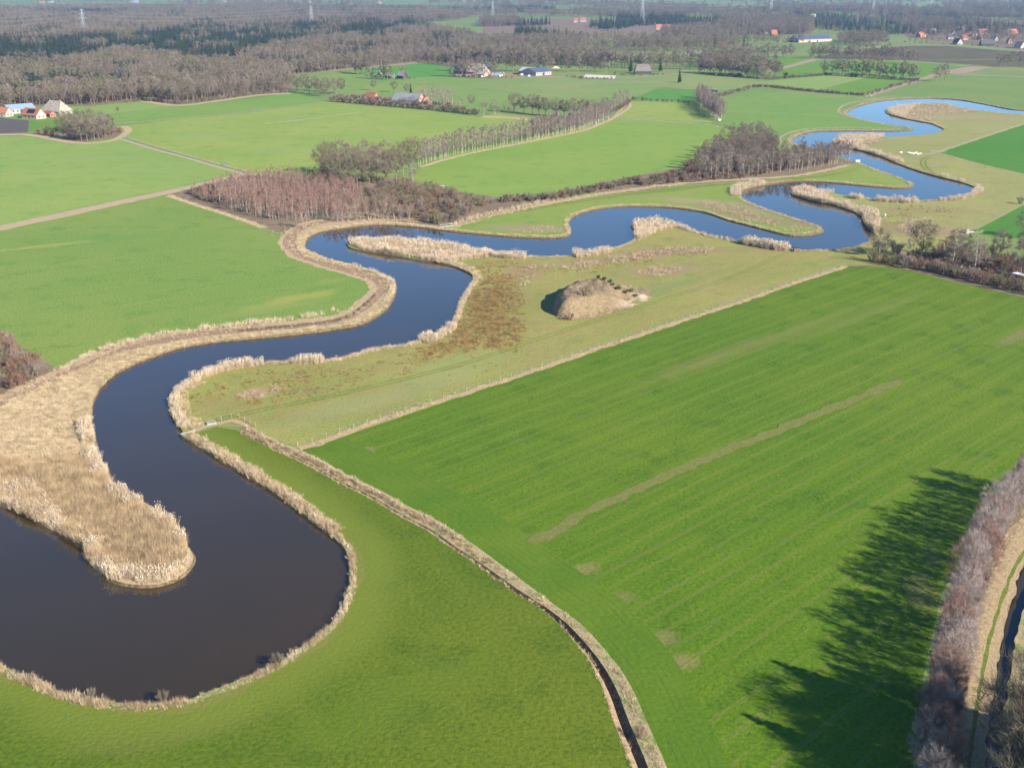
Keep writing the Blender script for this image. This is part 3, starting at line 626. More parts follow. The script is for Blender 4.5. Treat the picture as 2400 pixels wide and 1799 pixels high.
def bush_parts(seed, h, cr, ntw, tl, tw, tr=.06, stems=12):
    r = np.random.default_rng(seed); S = []; tips = []
    for i in range(stems):
        an = i * 2.4 + r.uniform(-.5, .5); q = math.sqrt(r.uniform(.05, 1)); b = np.array([math.cos(an) * q * cr * .25, math.sin(an) * q * cr * .25, -.1])
        t = np.array([math.cos(an) * q * cr * .85, math.sin(an) * q * cr * .85, h * r.uniform(.75, 1) * (1 - .3 * q)]); m = (b + t) / 2 + [0, 0, h * .1]
        S += [[*b, *m, tr, tr * .7], [*m, *t, tr * .7, tr * .25]]; tips += [(b, m), (m, t), (m, t)]
    A = np.array([x[0] for x in tips]); B = np.array([x[1] for x in tips]); k = r.integers(len(tips), size=ntw)
    p = A[k] + (B[k] - A[k]) * r.uniform(.15, 1, size=(ntw, 1)) + r.normal(size=(ntw, 3)) * .06 * cr; p[:, 2] = np.abs(p[:, 2])
    d = p / max(cr, h) * .8 + r.normal(size=(ntw, 3)) * .5 + [0, 0, .5]; d /= np.linalg.norm(d, axis=1, keepdims=True)
    return join(prisms(S, 3), tris(p, d * tl * r.uniform(.5, 1.2, size=(ntw, 1)), tw, r))

def clump(seed, n, h, rad, w_, lean=.2, plume=0):
    r = np.random.default_rng(seed); an = r.uniform(0, 6.28, n); q = rad * np.sqrt(r.uniform(0, 1, n))
    p = np.c_[np.cos(an) * q, np.sin(an) * q, np.full(n, -.15)]
    hh = h * r.uniform(.55, 1.08, n); wd = r.normal(size=2) * .08
    d = np.c_[(np.cos(an) * lean * r.uniform(0, 1, n) + wd[0]) * hh, (np.sin(an) * lean * r.uniform(0, 1, n) + wd[1]) * hh, hh + .15]
    s = np.cross(d, r.normal(size=d.shape)); s /= np.linalg.norm(s, axis=1, keepdims=True)
    V = np.stack([p - s * w_ / 2, p + s * w_ / 2, p + d], 1).reshape(-1, 3); F = np.arange(3 * n).reshape(-1, 3); mi = np.zeros(n)
    if plume:
        t = (p + d)[: n // 3]; m = len(t); s2 = s[:m] * plume
        V2 = np.stack([t - [0, 0, plume * 3], t + s2 + [.04, 0, 0], t + [0, 0, plume], t - s2], 1).reshape(-1, 3); b = np.arange(m)[:, None] * 4 + 3 * n
        F2 = np.concatenate([b + [0, 1, 2], b + [0, 2, 3]]); V = np.concatenate([V, V2]); F = np.concatenate([F, F2]); mi = np.r_[mi, np.ones(2 * m)]
    return V, F, mi

def two(name, prt, bark, twig):
    (a, b), (c, d) = prt
    return (mesh(name + '_trunk', a, b, M[bark]), mesh(name + '_crown', c, d, M[twig]))
def one(name, prt, bark, twig):
    (a, b), (c, d) = prt; V, F = join((a, b), (c, d))
    return mesh(name, V, F, [M[bark], M[twig]], np.r_[np.zeros(len(b)), np.ones(len(d))])

K = {}
K['oak'] = [two('oak', tree_parts(10 + i, 17, 5.6 + i * .3, .24, 14, 150, 5600, 1.4, .05, .34, .5), 'bark', t) for i, t in enumerate(('twig', 'twig', 'twig_moss', 'twig'))]
K['tall'] = [two('tall', tree_parts(20 + i, 17, 3.6, .36, 11, 80, 1900, 1.5, .06, .26, .7), 'bark', t) for i, t in enumerate(('twig', 'twig_grey', 'twig'))]
K['alder'] = [two('alder', tree_parts(30 + i, 13.5, 2.3, .16, 13, 80, 1500, 1.1, .05, .15, .8, lean=.015), 'bark_birch', 'twig_grey') for i in range(4)]
K['birch'] = [two('birch', tree_parts(40 + i, 10, 1.35, .34, 9, 52, 760, .95, .04, .065, .9, lean=.02), 'bark_birch', 'twig_pink') for i in range(4)]
K['bigbirch'] = [two('bigbirch', tree_parts(50 + i, 14, 3.0, .22, 14, 70, 900, 1.3, .06, .2, .5, droop=.5), 'bark_birch', 'twig_grey') for i in range(3)]
K['willow'] = [two('willow', tree_parts(60 + i, 8, 2.6, .30, 10, 50, 650, 1.2, .05, .12, .9, multi=6, lean=.05), 'bark_birch' if i else 'straw', 'twig_pink' if i else 'twig') for i in range(3)]
K['near'] = [two('near', tree_parts(70 + i, 11.5, 2.7, .12, 22, 170, 5200, .95, .02, .10, .8, multi=4, lean=.02, sides=4), 'bark', ('twig_near', 'twig_near', 'twig_pink')[i % 3]) for i in range(4)]
K['nearoak'] = [two('nearoak', tree_parts(75 + i, 13, 4.2, .2, 26, 240, 6500, 1.1, .024, .2, .6, multi=2, lean=.04, sides=4), 'bark', 'twig') for i in range(2)]
K['conifer'] = [two('conifer', conifer_parts(80 + i, 17, 3.0, 700, .45), 'bark', 'needle') for i in range(3)]
K['bush'] = [mesh('bush_mesh', *bush_parts(90 + i, 3.6, 2.3, 900, .8, .045), M[t]) for i, t in enumerate(('twig', 'twig_grey', 'twig_rust', 'twig_moss', 'twig_rust'))]
K['redbush'] = [mesh('bush_mesh', *bush_parts(100 + i, 3.2, 2.0, 900, .7, .06), M['twig_red']) for i in range(2)]
K['darkbush'] = [mesh('bush_mesh', *bush_parts(105 + i, 3.0, 2.2, 1600, .6, .14), M['ivy']) for i in range(2)]
K['nearbush'] = [mesh('bush_mesh', *bush_parts(108 + i, 3.2, 1.9, 2600, .55, .02, .03, 18), M[('twig_pink', 'twig')[i]]) for i in range(2)]
# simpler meshes for the far woods
FK = {}
FK['far_oak'] = [one('far_oak_mesh', tree_parts(110 + i, 17, 5.2, .25, 9, 34, 640, 2.1, .19, .34, .5), 'bark', t) for i, t in enumerate(('twig', 'twig', 'twig_moss', 'twig_grey'))]
FK['far_tall'] = [one('far_tall_mesh', tree_parts(120 + i, 18, 3.3, .40, 7, 22, 280, 2.0, .19, .26, .7), 'bark', t) for i, t in enumerate(('twig', 'twig_grey', 'twig'))]
FK['far_birch'] = [one('far_birch_mesh', tree_parts(130 + i, 11, 1.5, .3, 6, 16, 150, 1.2, .11, .11, .9), 'bark_birch', 'twig_pink') for i in range(2)]
FK['far_conifer'] = [one('far_conifer_mesh', conifer_parts(140 + i, 19, 3.4, 170, .8), 'bark', 'needle') for i in range(3)]
FK['far_bush'] = [mesh('far_bush_mesh', *bush_parts(150 + i, 3.4, 2.4, 260, 1.1, .16), M[t]) for i, t in enumerate(('twig', 'twig_rust', 'twig_grey', 'twig'))]
def cl(key, mats, *a, **k):
    out = []
    for s in range(4):
        V, F, mi = clump(200 + s, *a, **k); out.append(mesh(key, V, F, [M[m] for m in mats], mi))
    FK[key] = out
cl('reed_clump', ('reed', 'reed_plume'), 34, 2.0, .42, .035, lean=.22, plume=.07)
cl('brown_clump', ('reed_brown', 'reed_brown'), 34, 2.0, .45, .045, lean=.5)
cl('pale_tuft', ('straw', 'straw'), 30, .7, .35, .05, lean=1.0)
cl('rush_tuft', ('rush', 'rush'), 40, .6, .30, .035, lean=.7)
cl('stalk_clump', ('heath', 'reed_plume'), 26, 1.0, .45, .045, lean=.4, plume=.05)
cl('flat_reed', ('reed', 'reed_plume'), 30, .9, .5, .055, lean=1.6)

# ------------------------------------------------------------------ placing
def jitter_pts(poly, s, seed=1, world=False, inview=True):
    Q = poly if world else W(poly); a = np.array(Q); r = np.random.default_rng(seed)
    x0, y0 = a.min(0); x1, y1 = a.max(0)
    if inview: y0 = max(y0, 100)
    X, Y = np.meshgrid(np.arange(x0, x1, s), np.arange(y0, y1, s)); X = X.ravel() + r.uniform(-.5, .5, X.size) * s; Y = Y.ravel() + r.uniform(-.5, .5, Y.size) * s
    m = inpoly(X, Y, Q)
    if inview: m &= np.abs(X) < Y * .5 + 50
    return np.c_[X[m], Y[m]]
def row_pts(line, step, jit=.8, seed=1, world=False):
    L = line if world else W(line); r = np.random.default_rng(seed); p = np.array(resample(L, step))
    return p + r.normal(size=p.shape) * jit
_vc = {}
def variants_col(key):
    if key not in _vc:
        c = bpy.data.collections.new('kinds_' + key)
        for i, me in enumerate(FK[key]): c.objects.link(bpy.data.objects.new('%s_kind' % key, me))
        _vc[key] = c
    return _vc[key]
def scatter(name, key, pts, smin, smax, label, cat, seed=3, scl=None, zs=None, z=None):
    """one 'stuff' object: copies of a few plant meshes on points"""
    pts = np.asarray(pts, float); k = len(pts); r = np.random.default_rng(seed)
    if k == 0: return
    me = bpy.data.meshes.new(name); me.vertices.add(k)
    me.vertices.foreach_set('co', np.c_[pts[:, :2], (z if z is not None else np.zeros(k))].astype(np.float32).ravel())
    s = r.uniform(smin, smax, k) if scl is None else np.asarray(scl) * r.uniform(smin, smax, k)
    for nm, ty, v in (('rotz', 'FLOAT', r.uniform(0, 6.28, k)), ('scl', 'FLOAT', s), ('zs', 'FLOAT', s * (r.uniform(.85, 1.15, k) if zs is None else zs)), ('idx', 'INT', r.integers(0, len(FK[key]), k))):
        a = me.attributes.new(nm, ty, 'POINT'); a.data.foreach_set('value', np.asarray(v, dtype=np.int32 if ty == 'INT' else np.float32))
    g = bpy.data.node_groups.new('scatter', 'GeometryNodeTree')
    g.interface.new_socket('Geometry', in_out='INPUT', socket_type='NodeSocketGeometry'); g.interface.new_socket('Geometry', in_out='OUTPUT', socket_type='NodeSocketGeometry')
    nd = g.nodes; gi = nd.new('NodeGroupInput'); go = nd.new('NodeGroupOutput'); ip = nd.new('GeometryNodeInstanceOnPoints'); ci = nd.new('GeometryNodeCollectionInfo')
    ci.inputs['Collection'].default_value = variants_col(key); ci.inputs['Separate Children'].default_value = True; ci.inputs['Reset Children'].default_value = True
    def att(nm, ty):
        a = nd.new('GeometryNodeInputNamedAttribute'); a.data_type = ty; a.inputs['Name'].default_value = nm; return a.outputs['Attribute']
    L = g.links.new
    L(gi.outputs[0], ip.inputs['Points']); L(ci.outputs[0], ip.inputs['Instance']); ip.inputs['Pick Instance'].default_value = True
    L(att('idx', 'INT'), ip.inputs['Instance Index'])
    cr_ = nd.new('ShaderNodeCombineXYZ'); L(att('rotz', 'FLOAT'), cr_.inputs[2]); L(cr_.outputs[0], ip.inputs['Rotation'])
    cs = nd.new('ShaderNodeCombineXYZ'); a = att('scl', 'FLOAT'); L(a, cs.inputs[0]); L(a, cs.inputs[1]); L(att('zs', 'FLOAT'), cs.inputs[2]); L(cs.outputs[0], ip.inputs['Scale'])
    L(ip.outputs[0], go.inputs[0])
    o = link(name, me); md = o.modifiers.new('scatter', 'NODES'); md.node_group = g
    return tag(o, label, cat, kind='stuff')

_first = {}; OVER = []; NB = [0]
def plant(kind, name, cat, label, group, pts, smin=.85, smax=1.15, seed=5, zk=None, z=0.0):
    """individual trees or bushes, each an object of its own with its trunk and crown"""
    r = np.random.default_rng(seed); vs = K[kind]; out = []
    if name == 'bush' and isinstance(label, str) and len(pts) > 3:
        if NB[0] + len(pts) > 292: OVER.append((np.asarray(pts), (smin + smax) / 2)); return out
        NB[0] += len(pts)
    for i, p in enumerate(np.asarray(pts)):
        v = vs[r.integers(len(vs))]; s = r.uniform(smin, smax); sz = s * (r.uniform(.9, 1.1) if zk is None else zk)
        lz = z(p[0], p[1]) if callable(z) else z
        if isinstance(v, tuple):
            key = v[0].name
            if key not in _first:
                root = empty(name, (0, 0, 0)); t = link('trunk', v[0], root); c = link('crown', v[1], root); _first[key] = (root, t, c); fresh = True
            else:
                a, t0, c0 = _first[key]; root = a.copy(); COL.objects.link(root)
                for q in (t0, c0):
                    q2 = q.copy(); COL.objects.link(q2); q2.parent = root
                root.name = name
        else:
            root = link(name, v)
        for kk in ('label', 'category', 'group'):
            if kk in root: del root[kk]
        root.location = (p[0], p[1], lz); root.rotation_euler = (r.normal() * .02, r.normal() * .02, r.uniform(0, 6.28)); root.scale = (s, s, sz)
        tag(root, label if isinstance(label, str) else label[i], cat, group); out.append(root)
    return out

# -- foreground row along the canal
nr = np.concatenate([row_pts([(2425,1165),(2385,1200),(2328,1272),(2272,1399),(2228,1598),(2202,1797),(2190,1950)], 2.9, .6, 1),
                     row_pts([(2410,1160),(2370,1190),(2312,1265),(2256,1399),(2212,1598),(2185,1797),(2172,1950)], 4.2, .7, 2)])
plant('near', 'young_tree', 'tree', 'bare grey twigged young tree in the dense row beside the narrow canal', 'bare young trees in the canal-side row', nr, .82, 1.1)
cb = np.array(W([(2385,1850),(2440,1810),(2420,1900),(2480,1860),(2400,1980),(2470,1990),(2520,1790)]))
plant('nearoak', 'bare_tree', 'tree', 'tall bare brown tree on the far bank of the narrow canal', 'bare trees on the far canal bank', cb, 1.35, 1.75)
plant('nearbush', 'bush', 'bush', 'bare bush on the far bank of the narrow canal', 'bushes on the far canal bank', np.array(W([(2385,1690),(2392,1740),(2380,1790),(2400,1640)])), .8, 1.1)
# tall spruces past the lower right corner; their long shadows fall on the cereal field
SH = 24.0 / math.tan(SUN_ELEV)
oc = np.array([np.array(P(*t)) + SH * np.array([math.cos(SUN_AZ), math.sin(SUN_AZ)]) for t in [(1750,1678),(1808,1545),(1850,1575),(1905,1620),(1890,1700),(1960,1740),(1960,1560)]])
oc = oc[(oc[:, 1] < 128) | (oc[:, 0] > oc[:, 1] * .47)]
plant('conifer', 'spruce_tree', 'tree', 'tall dark spruce past the lower right corner by the canal', 'spruces past the lower right corner', oc, 1.35, 1.45, zk=1.0)
plant('nearbush', 'bank_bush', 'bush', ['small bare bush on the right bank of the near pool', 'small bare bush on the lower left bank of the near pool', 'small bare bush on the bottom bank of the near pool', 'low russet bush on the straw bank of the bottom ditch'], None, W([(650,1558),(213,1636),(382,1643),(1500,1728)]), .5, .8)
# -- left edge thicket
le = jitter_pts([(-60,830),(0,790),(50,822),(112,866),(95,890),(0,925),(-80,960)], 3.6, 3)
plant('bush', 'bush', 'bush', 'tangled bare bush in the thicket at the left picture edge', 'bushes in the left edge thicket', le, .9, 1.3)
plant('birch', 'birch_tree', 'tree', 'thin pale birch rising from the thicket at the left edge', 'birches in the left edge thicket', jitter_pts([(-60,820),(0,795),(40,830),(60,880),(-40,930)], 6, 4), .6, .85)
# -- hedgerow right, behind the cereal field
hr = np.concatenate([row_pts([(2040,614),(2100,620),(2180,636),(2280,658),(2400,690)], 3.8, 1.2, 32), row_pts([(2060,596),(2130,600),(2220,612),(2310,630),(2420,650)], 4.8, 1.6, 33), row_pts([(2160,590),(2250,598),(2330,606),(2420,618)], 5.2, 1.8, 34)])
plant('bush', 'bush', 'bush', 'bare bush in the thick hedgerow behind the cereal field', 'bushes of the hedgerow behind the cereal field', hr, 1.1, 1.8)
scatter('hedgerow_scrub', 'far_bush', jitter_pts([(2030,612),(2100,606),(2180,600),(2280,604),(2420,616),(2420,690),(2280,660),(2180,637),(2100,622)], 2.9, 36), .55, 1.0, 'dense brown undergrowth of the hedgerow behind the cereal field', 'scrub')
plant('oak', 'oak_tree', 'tree', ['broad bare tree with ivy dark trunk in the hedgerow middle', 'bare tree nearest the river bend in the hedgerow', 'bare tree left of the twin white stems', 'bare tree at the right end of the hedgerow', 'large open crowned bare tree above the small green field', 'bare tree on the right edge above the hedgerow', 'bare leaning tree behind the orange meadow'], None, W([(2162,606),(2060,600),(2240,618),(2390,650),(2398,556),(2410,610),(2345,605)]), .62, .95)
plant('bigbirch', 'birch_tree', 'tree', ['forked white birch stem in the right hedgerow', 'white birch right of the forked stem', 'short white birch left in the hedgerow', 'thin birch behind the hedgerow middle'], None, W([(2284,636),(2293,625),(2128,604),(2232,622)]), .85, 1.0)
plant('darkbush', 'ivy_bush', 'bush', ['dark ivy clad trunk mass in the hedgerow', 'small dark evergreen in the hedgerow right part'], None, W([(2160,612),(2251,628)]), .8, 1.0)
plant('bush', 'bush', 'bush', 'single round bare bush on the right edge of the meadow', None, W([(2392,478)]), 1.0, 1.1)
plant('bush', 'bush', 'bush', 'low brown bush line below the orange meadow patch', 'bushes below the orange meadow', row_pts([(2228,566),(2270,574),(2330,590)], 4, .7, 35), .5, .7)

# -- birch plantation
bp = jitter_pts([(440,452),(500,436),(580,418),(660,424),(760,432),(850,462),(850,498),(800,512),(730,518),(650,520),(590,508),(520,490),(465,470)], 3.15, 5)
r_ = np.random.default_rng(9)
if len(bp) > 190: bp = bp[np.sort(r_.permutation(len(bp))[:190])]
xl, xm = P(560,480)[0], P(690,480)[0]
for sub, lo, hi, lb in ((bp[bp[:, 0] < xl], .5, .72, 'short reddish young birch at the low western end of the plantation'), (bp[(bp[:, 0] >= xl) & (bp[:, 0] < xm)], .68, .9, 'slender reddish birch in the middle of the dense plantation'), (bp[bp[:, 0] >= xm], .8, 1.05, 'taller slender birch in the eastern part of the dense plantation')):
    plant('birch', 'birch_tree', 'tree', lb, lb.replace('birch ', 'birches ', 1), sub, lo, hi, seed=len(sub))
scatter('young_birches', 'far_birch', jitter_pts([(500,450),(580,425),(660,424),(760,432),(850,462),(850,498),(800,512),(730,518),(650,520),(590,508),(520,488)], 2.8, 6), .5, .85, 'mass of thin young birches filling the plantation', 'trees')
scatter('plantation_scrub', 'far_bush', jitter_pts([(440,452),(500,436),(580,418),(700,428),(700,470),(600,480),(520,480),(465,466)], 2.6, 7), .5, .9, 'low reddish scrub at the western end of the plantation', 'scrub')
plant('willow', 'willow_tree', 'tree', 'many stemmed bare willow above the dirt track at the river bend', 'willows above the river bend', np.concatenate([row_pts([(790,520),(850,518),(900,512),(960,515)], 2.8, .8, 7), row_pts([(810,505),(870,500),(930,498)], 3.5, 1, 8), row_pts([(700,532),(740,540)], 6, 1, 9)]), .8, 1.1)
plant('bush', 'bush', 'bush', 'grey brown bare bush in the thicket north of the river bend', 'bushes in the river bend thicket', jitter_pts([(850,440),(960,436),(1060,455),(1150,478),(1100,512),(1030,532),(960,516),(900,500),(850,498)], 5.4, 10), 1.0, 1.55)
plant('bigbirch', 'birch_tree', 'tree', 'white stemmed bare birch standing in the brown river bend thicket', 'birches in the river bend thicket', W([(990,505),(905,495),(1080,500)]), .55, .7)
# -- oak clump at the corner of the far-left fields
oakc = W([(762,425),(782,436),(800,447),(818,420),(838,440),(850,415),(866,437),(884,425),(905,435),(930,425),(905,405),(860,400),(800,408),(770,410),(945,408),(965,398)])
plant('oak', 'oak_tree', 'tree', 'spreading bare oak in the clump beside the birch plantation', 'oaks in the clump beside the plantation', oakc, 1.0, 1.2)
plant('alder', 'alder_tree', 'tree', 'leaning pale bare tree with open branches at the clump edge', None, W([(968,438)]), 1.1, 1.15)
plant('bush', 'bush', 'bush', 'low brown bush under the oak clump', 'bushes under the oak clump', jitter_pts([(760,440),(850,420),(960,420),(960,440),(850,455)], 6, 12), .7, 1.0)
# -- row of white-stemmed alders across the middle fields
al = np.concatenate([row_pts([(978,388),(1053,366),(1125,351),(1234,331),(1361,304),(1432,277)], 2.9, .5, 13), row_pts([(1240,327),(1361,300),(1425,274)], 4.5, .6, 14)])
plant('alder', 'alder_tree', 'tree', 'slim pale stemmed alder in the long row between two green fields', 'alders of the long field row', al, .95, 1.2)
plant('bush', 'bush', 'bush', 'bare bush at the far end of the long alder row', 'bushes at the end of the alder row', row_pts([(1440,262),(1465,248),(1475,238)], 4, 1, 15), .9, 1.2)
plant('alder', 'alder_tree', 'tree', 'bare pinkish tree at the far end of the long alder row', 'trees at the end of the alder row', W([(1440,258),(1448,250),(1456,256),(1464,246),(1452,240),(1470,240),(1442,246)]), .8, 1.0)
# -- oaks in a line
plant('oak', 'oak_tree', 'tree', 'spreading bare oak in the straight line on a straw verge', 'oaks in the straight line', row_pts([(1208,264),(1250,269),(1300,273),(1350,278),(1400,281)], 8.5, 1.0, 16), .8, 1.0)
plant('bush', 'bush', 'bush', 'dark low bush beneath the straight line of oaks', 'bushes beneath the line of oaks', row_pts([(1130,248),(1170,255),(1208,262)], 5, .8, 17), .7, 1.0)
# -- hedge with houses
hg = np.concatenate([row_pts([(780,238),(871,246),(1007,257),(1124,270)], 4.6, 1.0, 18), row_pts([(790,231),(871,238),(1007,249),(1060,252)], 5.2, 1.6, 19)])
plant('bush', 'bush', 'bush', 'tall bare bush in the hedge screening the hidden farmhouses', 'bushes of the farmhouse hedge', hg, 1.2, 1.8)
plant('bigbirch', 'birch_tree', 'tree', 'tall white stemmed birch in the clump east of the farmhouse hedge', 'birches east of the farmhouse hedge', W([(985,248),(1000,243),(1012,250),(1020,240),(1034,247),(1046,243),(1052,252),(1026,254),(1040,256),(1005,256),(998,236),(1060,246)]), 1.0, 1.25)
plant('bigbirch', 'birch_tree', 'tree', ['white birch standing alone on the lawn nearest the hedge end', 'white birch standing alone closest to the line of oaks', 'small thin birch at the point of the grass wedge'], None, W([(1079,264),(1160,268),(1134,272)]), .85, 1.0)
plant('oak', 'oak_tree', 'tree', 'bare round headed tree behind the farmhouse hedge', 'round trees behind the hedge', W([(924,217),(955,220),(1105,252),(876,212)]), .55, .7)
plant('conifer', 'spruce_tree', 'tree', 'small dark spruce rising behind the farmhouse hedge', None, W([(963,222)]), .55, .6)
plant('oak', 'oak_tree', 'tree', 'round bare tree in the group between forest and hedge', 'trees between forest and hedge', W([(690,212),(702,216),(715,212),(726,220),(746,222),(762,226),(765,216),(785,222),(800,220),(738,214)]), .8, 1.0)
# -- copse left
cp = W([(150,322),(165,326),(180,328),(191,331),(205,330),(222,329),(232,324),(246,324),(258,318),(170,314),(195,312),(218,312),(240,308),(156,308),(180,303),(210,300)])
plant('oak', 'oak_tree', 'tree', 'bare mossy oak in the round copse near the farmyard', 'oaks of the round copse', cp, .78, .95)
plant('bush', 'bush', 'bush', 'brown undergrowth bush inside the round copse', 'undergrowth bushes of the copse', jitter_pts([(150,322),(190,328),(262,320),(275,306),(240,300),(160,308)], 6, 20), .8, 1.1)
plant('redbush', 'beech_bush', 'bush', ['russet leaved beech bush, leftmost of the line by the copse', 'russet leaved beech bush, second from left by the copse', 'russet leaved beech bush nearest the round copse', 'dark russet beech behind the two left beech bushes', 'dark russet beech beside the copse edge', 'russet bush at the right point of the copse'], None, W([(93,315),(108,316),(124,320),(113,306),(132,308),(281,310)]), 1.0, 1.4)
plant('bush', 'bush', 'bush', 'single dark bush alone on the pale field corner', None, W([(278,259)]), 1.1, 1.15)
# -- wood strip in the middle and its dark thicket
plant('alder', 'alder_tree', 'tree', 'grey bare tree in the curved strip wood between fields', 'trees of the curved strip wood', np.concatenate([row_pts([(1636,238),(1648,255),(1668,270),(1690,284)], 3.6, 1.4, 21), row_pts([(1640,228),(1660,245),(1680,262),(1694,278)], 3.8, 1.4, 22), row_pts([(1650,240),(1675,268),(1685,276)], 4, 1.6, 23)]), .85, 1.05)
plant('bush', 'bush', 'bush', 'low russet bush on the field edge east of the strip wood', 'bushes east of the strip wood', row_pts([(1680,228),(1720,218),(1765,205)], 5, 1.5, 24), .8, 1.2)
plant('bush', 'bush', 'bush', 'small bush along the ditch below the strip wood', 'bushes below the strip wood', row_pts([(1700,300),(1725,305),(1745,318)], 5, 1, 25), .6, .9)
# -- the wood by the upper river
wk = jitter_pts([(1740,318),(1790,318),(1815,345),(1830,372),(1900,372),(1960,380),(1850,402),(1745,415),(1640,420),(1610,412),(1640,380),(1680,350)], 6.6, 26)
if len(wk) > 150: wk = wk[np.sort(r_.permutation(len(wk))[:150])]
plant('tall', 'bare_tree', 'tree', 'bare grey brown tree inside the wood by the upper river', 'bare trees of the upper river wood', wk, .52, .72)
ak = np.concatenate([row_pts([(1650,418),(1745,412),(1853,402),(1930,390),(1990,377)], 3.0, 1.0, 27), row_pts([(1700,410),(1853,396),(1990,370)], 4.2, 1.2, 28), row_pts([(1870,376),(1930,378),(2000,372)], 4, 1.2, 281)])
plant('alder', 'alder_tree', 'tree', 'pale stemmed alder at the front edge of the upper river wood', 'alders fronting the upper river wood', ak, .78, .98)
plant('redbush', 'beech_bush', 'bush', 'russet leaved beech among the bare trees of the upper river wood', 'russet beeches of the upper river wood', W([(1815,362),(1830,378),(1818,385),(1738,388),(1655,400),(1620,412),(1770,372)]), 1.2, 1.7)
sh = np.concatenate([row_pts([(1365,452),(1420,440),(1480,428),(1540,424),(1600,418),(1660,412)], 3.6, 1.1, 29), row_pts([(1180,474),(1230,470),(1290,468),(1340,458)], 4.5, 1.2, 30)])
plant('bush', 'bush', 'bush', 'reddish bare bush in the scrub line below the green field', 'bushes of the scrub line', sh, .95, 1.4)
scatter('scrub_line', 'far_bush', row_pts([(1170,474),(1230,470),(1290,468),(1340,458),(1420,440),(1480,430),(1540,425),(1600,420),(1662,414)], 1.0, 2.2, 37), .5, .95, 'low brown scrub along the straw strip below the green field', 'scrub')
scatter('scrub', 'far_bush', jitter_pts([(1500,430),(1600,396),(1680,350),(1740,318),(1815,330),(1830,372),(1960,380),(1745,418),(1500,436)], 4, 31), .6, 1.0, 'brown undergrowth filling the upper river wood', 'scrub')
# -- far woods
def keep(p, f): return p[np.array([f(x, y) for x, y in p], bool)]
W1 = [(-500,262),(-100,250),(87,246),(211,244),(298,236),(339,233),(420,242),(515,230),(600,218),(681,214),(690,178),(980,143),(1075,152),(1130,140),(1150,104),(1080,84),(960,62),(1000,26),(600,20),(300,24),(100,30),(-400,34)]
CON = [[(-300,99),(190,100),(285,88),(380,76),(600,73),(817,60),(1034,49),(1200,48),(1200,58),(1129,66),(1007,76),(852,92),(746,102),(654,116),(600,132),(507,150),(353,140),(206,148),(95,164),(0,166),(-300,170)],
       [(100,205),(120,186),(220,176),(310,172),(312,184),(235,192),(215,212),(130,208)], [(150,40),(155,34),(262,34),(262,42)], [(1010,98),(1060,92),(1062,100),(1015,104)], [(840,96),(900,90),(905,98),(850,104)], [(500,128),(560,120),(600,128),(520,140)]]
CONW = [W(c) for c in CON]
def dens(p, near=1000, pw=.9, seed=4):
    r = np.random.default_rng(seed); q = np.clip((near / np.hypot(p[:, 0], p[:, 1])) ** pw, 0, 1); return p[r.uniform(size=len(p)) < q]
f1 = jitter_pts(W1, 6.8, 40)
cm = np.zeros(len(f1), bool)
for c in CONW: cm |= inpoly(f1[:, 0], f1[:, 1], c)
spk = np.array([fn(x, y, .012, 3) for x, y in f1]); r4 = np.random.default_rng(44).uniform(size=len(f1))
cm &= spk > -.22
cm |= (spk > .2) & (r4 < .8) & (f1[:, 1] > 1000)
clr = np.array([fn(x, y, .006, 8) for x, y in f1])
con = dens(f1[cm], 1000, .7); dec = dens(f1[~cm], 950, .9)
con = con[np.random.default_rng(5).uniform(size=len(con)) < .75]
kd = np.array([fn(x, y, .01, 6) for x, y in dec])
g1 = dec[kd > -.12]; g2 = dec[(kd <= -.12)]
def far_s(p): return 1 + .25 * np.clip((np.hypot(p[:, 0], p[:, 1]) - 1500) / 2500, 0, 1.6)
scatter('deciduous_forest', 'far_oak', g1, .72, 1.0, 'broad bare brown forest covering the upper left', 'forest', scl=far_s(g1))
scatter('tall_forest', 'far_tall', g2, .75, 1.0, 'close ranks of tall bare trees in the upper left forest', 'forest', seed=6, scl=far_s(g2))
scatter('conifer_forest', 'far_conifer', con, .75, 1.05, 'dark green spruce belt running through the brown forest', 'forest', seed=7, scl=far_s(con))
fr = row_pts([(-20,251),(87,247),(211,246),(298,237),(339,234),(420,243),(515,231),(600,219),(678,215)], 4.6, 1.6, 41)
plant('tall', 'bare_tree', 'tree', 'tall bare tree on the front edge of the big left forest', 'bare trees on the forest front edge', fr, .72, 1.0)
plant('bush', 'bush', 'bush', 'low bare bush on the front edge of the big left forest', 'bushes on the forest front edge', row_pts([(298,240),(339,236),(420,245),(515,233),(600,221),(678,217)], 7, 1, 42), .8, 1.3)
fr2 = row_pts([(690,174),(780,165),(870,156),(985,144)], 6.0, 1.0, 43)
plant('tall', 'bare_tree', 'tree', 'tall thin tree in the row bordering the second far field', 'trees in the row bordering the second far field', fr2, .8, 1.0)
def rows(name, key, specs, label, cat, lo=.8, hi=1.1):
    p = np.concatenate([row_pts(l, st, j, 50 + i) for i, (l, st, j) in enumerate(specs)]); scatter(name, key, p, lo, hi, label, cat, seed=61)
def areas(name, key, specs, label, cat, lo=.8, hi=1.1, seed=60):
    p = np.concatenate([dens(jitter_pts(l, s, seed + i), 1400, .8) for i, (l, s) in enumerate(specs)]); p = p[np.array([fn(x * .6, y * .35, .004, 12) for x, y in p]) < .14]; scatter(name, key, p, lo, hi, label, cat, seed=62, scl=far_s(p))
